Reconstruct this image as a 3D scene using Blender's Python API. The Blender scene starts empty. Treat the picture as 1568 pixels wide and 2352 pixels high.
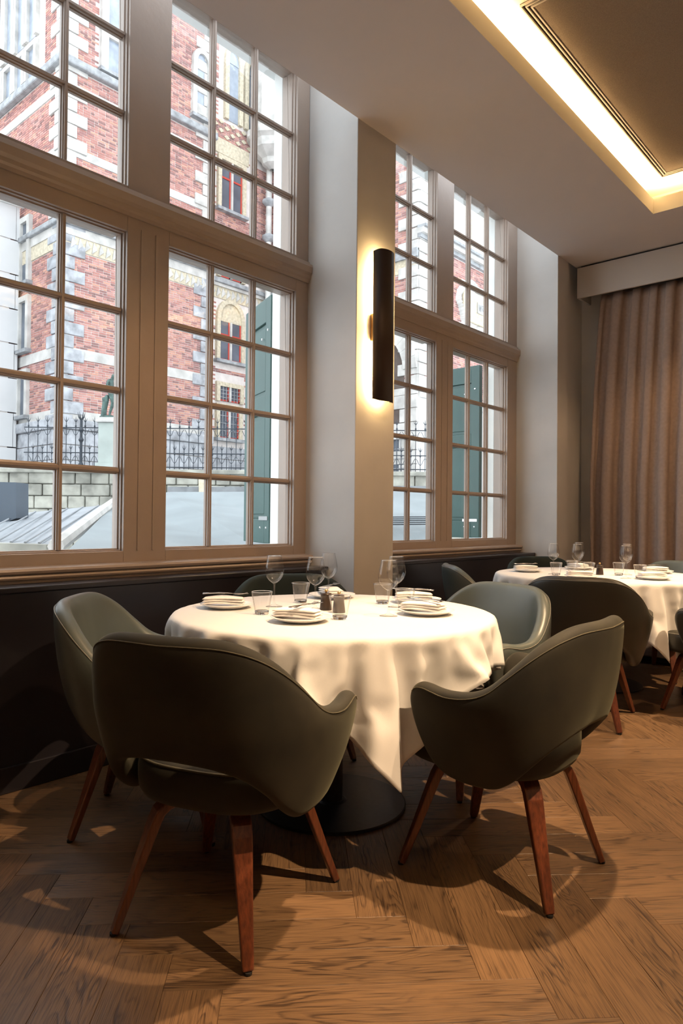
import bpy, bmesh, math, random
from mathutils import Vector, Matrix, noise
PI = math.pi
R = math.radians
sc = bpy.context.scene
COL = sc.collection
HC = 1.114

# ---------------------------------------------------------------- camera
cd = bpy.data.cameras.new('camera'); cam = bpy.data.objects.new('camera', cd); COL.objects.link(cam)
yaw, pit, rol = R(41.313), R(0.8692), R(0.5235)
fw0 = Vector((-math.sin(yaw), math.cos(yaw), 0)); r0 = Vector((math.cos(yaw), math.sin(yaw), 0)); u0 = Vector((0, 0, 1))
fw = fw0*math.cos(pit) + u0*math.sin(pit); u2 = -fw0*math.sin(pit) + u0*math.cos(pit)
r3 = r0*math.cos(rol) + u2*math.sin(rol); u3 = -r0*math.sin(rol) + u2*math.cos(rol)
mw = Matrix((r3, u3, -fw)).transposed().to_4x4(); mw.translation = Vector((0, 0, HC)); cam.matrix_world = mw
cd.sensor_fit = 'HORIZONTAL'; cd.sensor_width = 36; cd.lens = 1592.9/1568*36
cd.shift_x = (784-781.7)/1568; cd.shift_y = -(1176-1169)/1568
cd.clip_start = 0.05; cd.clip_end = 300
sc.camera = cam

# ---------------------------------------------------------------- world: bright overcast sky
wd = bpy.data.worlds.new('overcast_sky'); sc.world = wd; wd.use_nodes = True
bg = wd.node_tree.nodes['Background']; bg.inputs[0].default_value = (0.86, 0.93, 1.0, 1); bg.inputs[1].default_value = SKY = 3.8

# ---------------------------------------------------------------- exposure
vs = sc.view_settings; vs.view_transform = 'Standard'; vs.look = 'None'; vs.exposure = 0.0; vs.gamma = 1.0; vs.use_curve_mapping = False

# ---------------------------------------------------------------- lights
def area(name, loc, size, sizey, power, col, direction, portal=False, spread=180):
    l = bpy.data.lights.new(name, 'AREA'); l.shape = 'RECTANGLE'; l.size = size; l.size_y = sizey
    l.energy = power; l.color = col; l.spread = R(spread)
    o = bpy.data.objects.new(name, l); COL.objects.link(o); o.location = loc
    o.rotation_euler = Vector(direction).to_track_quat('-Z', 'Y').to_euler()
    if portal: l.cycles.is_portal = True
    return o
def spot(name, loc, target, power, angle, blend, col, rad=0.03):
    l = bpy.data.lights.new(name, 'SPOT'); l.energy = power; l.spot_size = R(angle); l.spot_blend = blend
    l.color = col; l.shadow_soft_size = rad
    o = bpy.data.objects.new(name, l); COL.objects.link(o); o.location = loc
    o.rotation_euler = (Vector(target)-Vector(loc)).to_track_quat('-Z', 'Y').to_euler()
    return o
WARM = (1.0, 0.70, 0.42)
# recessed ceiling spotlights over the tables
SP = 500
spot('ceiling_spot_light', (-0.75, 2.35, 3.67), (-0.85, 2.28, 0.0), SP, 54, 0.6, WARM, 0.03)
spot('ceiling_spot_light', (-0.75, 5.09, 3.67), (-0.85, 5.02, 0.0), SP, 54, 0.6, WARM, 0.03)
spot('ceiling_spot_light', (-0.30, -0.60, 3.67), (-0.60, 0.2, 0), SP*0.06, 100, 0.9, WARM, 0.03)
spot('ceiling_spot_light', (0.95, 1.75, 3.67), (-1.45, 1.80, 0.60), 880, 34, 0.9, WARM, 0.03)
spot('ceiling_spot_light', (0.95, 4.49, 3.67), (-1.45, 4.54, 0.60), 880, 34, 0.9, WARM, 0.03)
spot('ceiling_wide_light', (-0.75, 2.35, 3.50), (-0.85, 2.35, 0.0), 130, 128, 0.35, (1.0, 0.62, 0.34), 0.05)
spot('ceiling_wide_light', (-0.75, 5.09, 3.50), (-0.85, 5.09, 0.0), 60, 128, 0.35, (1.0, 0.62, 0.34), 0.05)
# added soft warm fill, standing in for unseen room lamps behind the camera
area('room_fill_light', (1.3, 0.6, 3.62), 1.6, 3.0, 6, (1.0, 0.78, 0.62), (-0.25, 0.1, -1))
# window portals
area('window_portal', (-3.30, 1.98, 2.45), 2.2, 3.1, 1, (1, 1, 1), (1, 0, 0), True)
area('window_portal', (-3.30, 4.73, 2.45), 2.2, 3.1, 1, (1, 1, 1), (1, 0, 0), True)

# ---------------------------------------------------------------- node materials
def newmat(name):
    m = bpy.data.materials.new(name); m.use_nodes = True
    nt = m.node_tree; b = nt.nodes['Principled BSDF']
    return m, nt, b
def N(nt, t, **k):
    n = nt.nodes.new(t)
    for a, v in k.items(): setattr(n, a, v)
    return n
def ramp(nt, stops):
    r = N(nt, 'ShaderNodeValToRGB'); e = r.color_ramp.elements
    while len(e) < len(stops): e.new(0.5)
    for el, (p, c) in zip(e, stops): el.position = p; el.color = (*c, 1)
    return r
def mat(name, col, rough=0.5, var=0.0, scale=8.0, bump=0.0, bscale=60.0, metal=0.0, sheen=0.0, sheencol=None, stretch=None, spec=None, coat=0.0, detail=6):
    m, nt, b = newmat(name)
    b.inputs['Base Color'].default_value = (*col, 1); b.inputs['Roughness'].default_value = rough; b.inputs['Metallic'].default_value = metal
    if spec is not None: b.inputs['Specular IOR Level'].default_value = spec
    if coat: b.inputs['Coat Weight'].default_value = coat; b.inputs['Coat Roughness'].default_value = 0.15
    if sheen:
        b.inputs['Sheen Weight'].default_value = sheen; b.inputs['Sheen Roughness'].default_value = 0.35
        b.inputs['Sheen Tint'].default_value = (*(sheencol or col), 1)
    tc = N(nt, 'ShaderNodeTexCoord'); mp = N(nt, 'ShaderNodeMapping'); nt.links.new(tc.outputs['Object'], mp.inputs[0])
    if stretch: mp.inputs['Scale'].default_value = stretch
    if var:
        nz = N(nt, 'ShaderNodeTexNoise'); nz.inputs['Scale'].default_value = scale; nz.inputs['Detail'].default_value = detail
        nt.links.new(mp.outputs[0], nz.inputs['Vector'])
        lo = tuple(c*(1-var) for c in col); hi = tuple(min(1, c*(1+var)) for c in col)
        r = ramp(nt, [(0.3, lo), (0.7, hi)]); nt.links.new(nz.outputs['Fac'], r.inputs[0]); nt.links.new(r.outputs[0], b.inputs['Base Color'])
    if bump:
        n2 = N(nt, 'ShaderNodeTexNoise'); n2.inputs['Scale'].default_value = bscale; n2.inputs['Detail'].default_value = 4
        nt.links.new(mp.outputs[0], n2.inputs['Vector'])
        bp = N(nt, 'ShaderNodeBump'); bp.inputs['Strength'].default_value = bump; bp.inputs['Distance'].default_value = 0.01
        nt.links.new(n2.outputs['Fac'], bp.inputs['Height']); nt.links.new(bp.outputs[0], b.inputs['Normal'])
    return m
M = {}
def emis(name, col, s):
    m, nt, b = newmat(name); b.inputs['Base Color'].default_value = (*col, 1)
    b.inputs['Emission Color'].default_value = (*col, 1); b.inputs['Emission Strength'].default_value = s
    return m
M['plaster'] = mat('microcement_plaster', (0.56, 0.545, 0.52), 0.55, 0.07, 2.2, 0.25, 9, detail=9)
M['frame'] = mat('greige_window_paint', (0.36, 0.285, 0.235), 0.32, 0.03, 6, 0.08, 30)
M['ceiling'] = mat('matt_ceiling_paint', (0.61, 0.565, 0.55), 0.8, 0.02, 1.5)
M['acoustic'] = mat('acoustic_plaster', (0.27, 0.22, 0.175), 0.95, 0.18, 260, 0.5, 300)
M['cove'] = mat('cove_paint', (0.74, 0.70, 0.62), 0.7)
M['dark'] = mat('black_brown_lacquer', (0.017, 0.0145, 0.018), 0.30, 0.1, 3, 0.03, 6)
M['void'] = mat('shadow_gap_black', (0.01, 0.008, 0.007), 0.8)
M['pelmet'] = mat('pelmet_paint', (0.55, 0.51, 0.47), 0.6)
M['curtain'] = mat('taupe_wool_curtain', (0.37, 0.28, 0.235), 0.85, 0.08, 40, 0.25, 400, sheen=0.4, sheencol=(0.5, 0.42, 0.36))
M['velvet'] = mat('olive_velvet', (0.017, 0.0145, 0.008), 0.8, 0.45, 7, 0.05, 900, sheen=0.32, sheencol=(0.30, 0.30, 0.20))
M['velvet_green'] = mat('bottle_green_velvet', (0.008, 0.016, 0.013), 0.8, 0.3, 9, 0.05, 900, sheen=0.35, sheencol=(0.12, 0.2, 0.17))
M['piping'] = mat('velvet_piping', (0.055, 0.047, 0.027), 0.75, 0.3, 60, sheen=0.6, sheencol=(0.4, 0.36, 0.24))
M['leather'] = mat('grey_green_leather', (0.085, 0.100, 0.092), 0.34, 0.1, 5, 0.04, 600)
M['leather_dark'] = mat('dark_olive_leather', (0.030, 0.028, 0.020), 0.40, 0.1, 5, 0.04, 600)
M['leather_pipe'] = mat('leather_piping', (0.17, 0.165, 0.14), 0.4)
M['metal'] = mat('blackened_steel', (0.035, 0.033, 0.036), 0.38, 0.2, 60, 0.05, 500, metal=0.6)
M['sconce'] = mat('dark_bronze_shade', (0.028, 0.014, 0.008), 0.55, metal=0.3)
M['brass'] = mat('brushed_brass', (0.75, 0.52, 0.25), 0.3, metal=1)
M['china'] = mat('white_china', (0.85, 0.84, 0.83), 0.22, spec=0.5)
M['napkin'] = mat('linen_napkin', (0.86, 0.83, 0.81), 0.85, 0.03, 60, 0.3, 500)
M['steel'] = mat('polished_steel', (0.62, 0.60, 0.58), 0.16, metal=1)
M['mill'] = mat('dark_walnut_mill', (0.030, 0.018, 0.012), 0.35)
M['shutter'] = mat('dark_green_shutter_paint', (0.030, 0.085, 0.075), 0.38, 0.12, 4, 0.05, 20)
M['white_wood'] = mat('white_outdoor_paint', (0.80, 0.81, 0.78), 0.5, 0.04, 3)
M['chrome'] = mat('steel_rail', (0.7, 0.7, 0.7), 0.25, metal=1)

def linen():
    m, nt, b = newmat('white_tablecloth'); b.inputs['Base Color'].default_value = (0.80, 0.785, 0.77, 1); b.inputs['Roughness'].default_value = 0.8
    tc = N(nt, 'ShaderNodeTexCoord'); w = N(nt, 'ShaderNodeTexNoise'); w.inputs['Scale'].default_value = 700
    nt.links.new(tc.outputs['Object'], w.inputs['Vector']); bp = N(nt, 'ShaderNodeBump'); bp.inputs['Strength'].default_value = 0.12; bp.inputs['Distance'].default_value = 0.002
    nt.links.new(w.outputs['Fac'], bp.inputs['Height']); nt.links.new(bp.outputs[0], b.inputs['Normal'])
    tr = N(nt, 'ShaderNodeBsdfTranslucent'); tr.inputs[0].default_value = (0.8, 0.78, 0.75, 1); mx = N(nt, 'ShaderNodeMixShader'); mx.inputs[0].default_value = 0.18
    out = nt.nodes['Material Output']; nt.links.new(b.outputs[0], mx.inputs[1]); nt.links.new(tr.outputs[0], mx.inputs[2]); nt.links.new(mx.outputs[0], out.inputs[0])
    return m
M['cloth'] = linen()

def wood(name, dark, mid, light, scale=1.0, rough=0.38, ring=1.0, randomize=True, coat=0.0):
    """oak: long axis X, cathedral rings from distorted bands plus fine pores"""
    m, nt, b = newmat(name); L = nt.links.new
    tc = N(nt, 'ShaderNodeTexCoord'); oi = N(nt, 'ShaderNodeObjectInfo'); add = N(nt, 'ShaderNodeVectorMath', operation='MULTIPLY_ADD')
    cmb = N(nt, 'ShaderNodeCombineXYZ'); 
    for i, k in enumerate((37.0, 11.0, 23.0)):
        ml = N(nt, 'ShaderNodeMath', operation='MULTIPLY'); ml.inputs[1].default_value = k; L(oi.outputs['Random'], ml.inputs[0]); L(ml.outputs[0], cmb.inputs[i])
    add.inputs[1].default_value = (1, 1, 1); L(tc.outputs['Object'], add.inputs[0])
    if randomize: L(cmb.outputs[0], add.inputs[2])
    mp = N(nt, 'ShaderNodeMapping'); mp.inputs['Scale'].default_value = (1.3*scale, 8.5*scale, 8.5*scale); L(add.outputs[0], mp.inputs[0])
    n1 = N(nt, 'ShaderNodeTexNoise'); n1.inputs['Scale'].default_value = 1.0; n1.inputs['Detail'].default_value = 3; n1.inputs['Roughness'].default_value = 0.5; n1.inputs['Distortion'].default_value = 0.35; L(mp.outputs[0], n1.inputs['Vector'])
    mu = N(nt, 'ShaderNodeMath', operation='MULTIPLY'); mu.inputs[1].default_value = 22.0*ring; L(n1.outputs['Fac'], mu.inputs[0])
    fr = N(nt, 'ShaderNodeMath', operation='FRACT'); L(mu.outputs[0], fr.inputs[0])
    # pores
    mp2 = N(nt, 'ShaderNodeMapping'); mp2.inputs['Scale'].default_value = (9*scale, 420*scale, 420*scale); L(add.outputs[0], mp2.inputs[0])
    n2 = N(nt, 'ShaderNodeTexNoise'); n2.inputs['Scale'].default_value = 1.0; n2.inputs['Detail'].default_value = 2; L(mp2.outputs[0], n2.inputs['Vector'])
    mp3 = N(nt, 'ShaderNodeMapping'); mp3.inputs['Scale'].default_value = (3*scale, 16*scale, 16*scale); L(add.outputs[0], mp3.inputs[0])
    n3 = N(nt, 'ShaderNodeTexNoise'); n3.inputs['Scale'].default_value = 1.0; n3.inputs['Detail'].default_value = 3; L(mp3.outputs[0], n3.inputs['Vector'])
    rr = ramp(nt, [(0.0, (0, 0, 0)), (0.55, (0.12, 0.12, 0.12)), (0.82, (0.75, 0.75, 0.75)), (0.97, (0.2, 0.2, 0.2))]); L(fr.outputs[0], rr.inputs[0])
    mk = ramp(nt, [(0.40, (0.12, 0.12, 0.12)), (0.62, (0.9, 0.9, 0.9))]); L(n3.outputs['Fac'], mk.inputs[0])
    m1 = N(nt, 'ShaderNodeMath', operation='MULTIPLY'); L(rr.outputs[0], m1.inputs[0]); L(mk.outputs[0], m1.inputs[1])
    pr = ramp(nt, [(0.42, (0, 0, 0)), (0.70, (1, 1, 1))]); L(n2.outputs['Fac'], pr.inputs[0])
    m2 = N(nt, 'ShaderNodeMath', operation='MULTIPLY'); m2.inputs[1].default_value = 0.60; L(pr.outputs[0], m2.inputs[0])
    sm = N(nt, 'ShaderNodeMath', operation='ADD', use_clamp=True); L(m1.outputs[0], sm.inputs[0]); L(m2.outputs[0], sm.inputs[1])
    c = ramp(nt, [(0.0, light), (0.35, mid), (0.85, dark)]); L(sm.outputs[0], c.inputs[0])
    hs = N(nt, 'ShaderNodeHueSaturation'); mr = N(nt, 'ShaderNodeMapRange'); mr.inputs['To Min'].default_value = 0.80; mr.inputs['To Max'].default_value = 1.18
    L(oi.outputs['Random'], mr.inputs['Value']); L(mr.outputs[0], hs.inputs['Value']); L(c.outputs[0], hs.inputs['Color']); L(hs.outputs[0], b.inputs['Base Color'])
    b.inputs['Roughness'].default_value = rough
    if coat: b.inputs['Coat Weight'].default_value = coat; b.inputs['Coat Roughness'].default_value = 0.2
    bp = N(nt, 'ShaderNodeBump'); bp.inputs['Strength'].default_value = 0.25; bp.inputs['Distance'].default_value = 0.002; bp.invert = True
    L(sm.outputs[0], bp.inputs['Height']); L(bp.outputs[0], b.inputs['Normal'])
    return m
M['oak'] = wood('smoked_oak_plank', (0.055, 0.030, 0.016), (0.150, 0.085, 0.043), (0.205, 0.118, 0.058))
M['leg'] = wood('reddish_walnut', (0.060, 0.014, 0.006), (0.110, 0.030, 0.012), (0.150, 0.042, 0.016), 1.6, 0.28, 0.6, True, 0.3)

def glass(name, tint, rough, edge, f0=0.03):
    """thin glass wall: clear seen straight on, greyer and more reflective at grazing edges"""
    m, nt, b = newmat(name); L = nt.links.new; nt.nodes.remove(b)
    t = N(nt, 'ShaderNodeBsdfTransparent'); g = N(nt, 'ShaderNodeBsdfGlossy'); g.inputs['Roughness'].default_value = rough
    lw = N(nt, 'ShaderNodeLayerWeight'); lw.inputs[0].default_value = 0.35
    c = ramp(nt, [(0.0, tint), (0.6, tint), (1.0, edge)]); L(lw.outputs['Facing'], c.inputs[0]); L(c.outputs[0], t.inputs[0])
    pw = N(nt, 'ShaderNodeMath', operation='POWER'); pw.inputs[1].default_value = 5; lf = N(nt, 'ShaderNodeLayerWeight'); lf.inputs[0].default_value = 0.5; L(lf.outputs['Facing'], pw.inputs[0])
    f = N(nt, 'ShaderNodeMapRange'); f.inputs['To Min'].default_value = f0; f.inputs['To Max'].default_value = 0.95; L(pw.outputs[0], f.inputs['Value'])
    mx = N(nt, 'ShaderNodeMixShader'); L(f.outputs[0], mx.inputs[0]); L(t.outputs[0], mx.inputs[1]); L(g.outputs[0], mx.inputs[2])
    L(mx.outputs[0], nt.nodes['Material Output'].inputs[0])
    return m, nt, g
M['glass'] = glass('thin_drinking_glass', (0.985, 0.985, 0.985), 0.01, (0.20, 0.20, 0.22), 0.055)[0]
m_, nt_, g_ = glass('old_window_pane', (0.985, 0.99, 0.985), 0.02, (0.8, 0.85, 0.83))
tc_ = N(nt_, 'ShaderNodeTexCoord'); nz_ = N(nt_, 'ShaderNodeTexNoise'); nz_.inputs['Scale'].default_value = 7; nt_.links.new(tc_.outputs['Object'], nz_.inputs['Vector'])
bp_ = N(nt_, 'ShaderNodeBump'); bp_.inputs['Strength'].default_value = 0.3; bp_.inputs['Distance'].default_value = 0.01; nt_.links.new(nz_.outputs['Fac'], bp_.inputs['Height']); nt_.links.new(bp_.outputs[0], g_.inputs['Normal'])
M['pane'] = m_
def solidglass():
    m, nt, b = newmat('solid_glass_base'); b.inputs['Base Color'].default_value = (1, 1, 1, 1); b.inputs['Roughness'].default_value = 0.02
    b.inputs['Transmission Weight'].default_value = 1; b.inputs['IOR'].default_value = 1.5
    return m
M['solid_glass'] = solidglass()

# ---------------------------------------------------------------- object helpers
def link(name, me, m=None, parent=None, smooth=False, loc=None, rot=None):
    o = bpy.data.objects.new(name, me); COL.objects.link(o)
    if m is not None and not me.materials: me.materials.append(m)
    if smooth:
        for p in me.polygons: p.use_smooth = True
    if parent is not None: o.parent = parent
    if loc is not None: o.location = loc
    if rot is not None: o.rotation_euler = rot
    return o
def mesh(vs_, fs_, name='mesh'):
    me = bpy.data.meshes.new(name); me.from_pydata([tuple(v) for v in vs_], [], fs_); me.update(); return me
class MB:
    def __init__(s): s.v = []; s.f = []
    def box(s, x0, x1, y0, y1, z0, z1):
        n = len(s.v)
        s.v += [(x, y, z) for z in (z0, z1) for y in (y0, y1) for x in (x0, x1)]
        s.f += [tuple(n+i for i in q) for q in ((0, 2, 3, 1), (4, 5, 7, 6), (0, 1, 5, 4), (2, 6, 7, 3), (0, 4, 6, 2), (1, 3, 7, 5))]
        return s
    def prism(s, prof, a, b, up=(0, 0, 1), side=None):
        """extrude 2D profile (p,q) from a to b; p along side, q along up"""
        a = Vector(a); b = Vector(b); d = (b-a).normalized(); up = Vector(up); sd = Vector(side) if side else d.cross(up).normalized()
        n = len(s.v); k = len(prof)
        for c in (a, b):
            for p, q in prof: s.v.append(tuple(c+sd*p+up*q))
        for i in range(k): j = (i+1) % k; s.f.append((n+i, n+j, n+k+j, n+k+i))
        s.f.append(tuple(n+i for i in range(k))[::-1]); s.f.append(tuple(n+k+i for i in range(k)))
        return s
    def tube(s, pts, r, k=8, cap=True):
        pts = [Vector(p) for p in pts]; rs = r if isinstance(r, (list, tuple)) else [r]*len(pts); n0 = len(s.v)
        prev = None
        for i, p in enumerate(pts):
            d = (pts[min(i+1, len(pts)-1)]-pts[max(i-1, 0)]).normalized()
            if prev is None:
                a = d.cross(Vector((0, 0, 1)));
                if a.length < 1e-3: a = d.cross(Vector((0, 1, 0)))
            else: a = prev-d*prev.dot(d)
            a.normalize(); prev = a; b = d.cross(a)
            for j in range(k):
                t = 2*PI*j/k; s.v.append(tuple(p+(a*math.cos(t)+b*math.sin(t))*rs[i]))
        for i in range(len(pts)-1):
            for j in range(k): q = (j+1) % k; s.f.append((n0+i*k+j, n0+i*k+q, n0+(i+1)*k+q, n0+(i+1)*k+j))
        if cap: s.f.append(tuple(n0+j for j in range(k))[::-1]); s.f.append(tuple(n0+(len(pts)-1)*k+j for j in range(k)))
        return s
    def lathe(s, prof, seg=32, c=(0, 0, 0), rot=0.0):
        n0 = len(s.v); k = len(prof)
        for i in range(seg):
            t = 2*PI*i/seg+rot
            for r, z in prof: s.v.append((c[0]+r*math.cos(t), c[1]+r*math.sin(t), c[2]+z))
        for i in range(seg):
            j = (i+1) % seg
            for q in range(k-1):
                s.f.append((n0+i*k+q, n0+j*k+q, n0+j*k+q+1, n0+i*k+q+1))
        return s
    def poly(s, pts):
        n = len(s.v); s.v += [tuple(p) for p in pts]; s.f.append(tuple(range(n, n+len(pts)))); return s
    def slab(s, pts, off):
        """polygon given thickness by vector off"""
        n = len(s.v); k = len(pts); off = Vector(off); s.v += [tuple(p) for p in pts]+[tuple(Vector(p)+off) for p in pts]
        s.f.append(tuple(range(n, n+k))); s.f.append(tuple(range(n+k, n+2*k))[::-1])
        for i in range(k): j = (i+1) % k; s.f.append((n+j, n+i, n+k+i, n+k+j))
        return s
    def me(s, name='mesh', fix=True):
        me = bpy.data.meshes.new(name); me.from_pydata(s.v, [], s.f)
        if fix:
            bm = bmesh.new(); bm.from_mesh(me); bmesh.ops.remove_doubles(bm, verts=bm.verts, dist=1e-6); bmesh.ops.recalc_face_normals(bm, faces=bm.faces); bm.to_mesh(me); bm.free()
        me.update(); return me
    def build(s, name, m, parent=None, smooth=False, bevel=0, loc=None, rot=None, segs=2, fix=True):
        o = link(name, s.me(name, fix), m, parent, smooth, loc, rot)
        if bevel:
            b = o.modifiers.new('bevel', 'BEVEL'); b.width = bevel; b.segments = segs; b.limit_method = 'ANGLE'; b.angle_limit = R(40)
        return o
def struct(o): o['kind'] = 'structure'; return o
def tag(o, label, cat, group=None, kind=None):
    o['label'] = label; o['category'] = cat
    if group: o['group'] = group
    if kind: o['kind'] = kind
    return o
def empty(name, loc=(0, 0, 0), rz=0.0, parent=None):
    o = bpy.data.objects.new(name, None); COL.objects.link(o); o.location = loc; o.rotation_euler = (0, 0, rz); o.empty_display_size = 0.05
    if parent: o.parent = parent
    return o
def copy_tree(o, parent=None):
    c = o.copy(); COL.objects.link(c)
    if parent is not None: c.parent = parent
    for ch in [x for x in o.children]: copy_tree(ch, c)
    return c
def put(o, loc, rz=0.0): o.location = loc; o.rotation_euler = (0, 0, rz); return o
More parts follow.
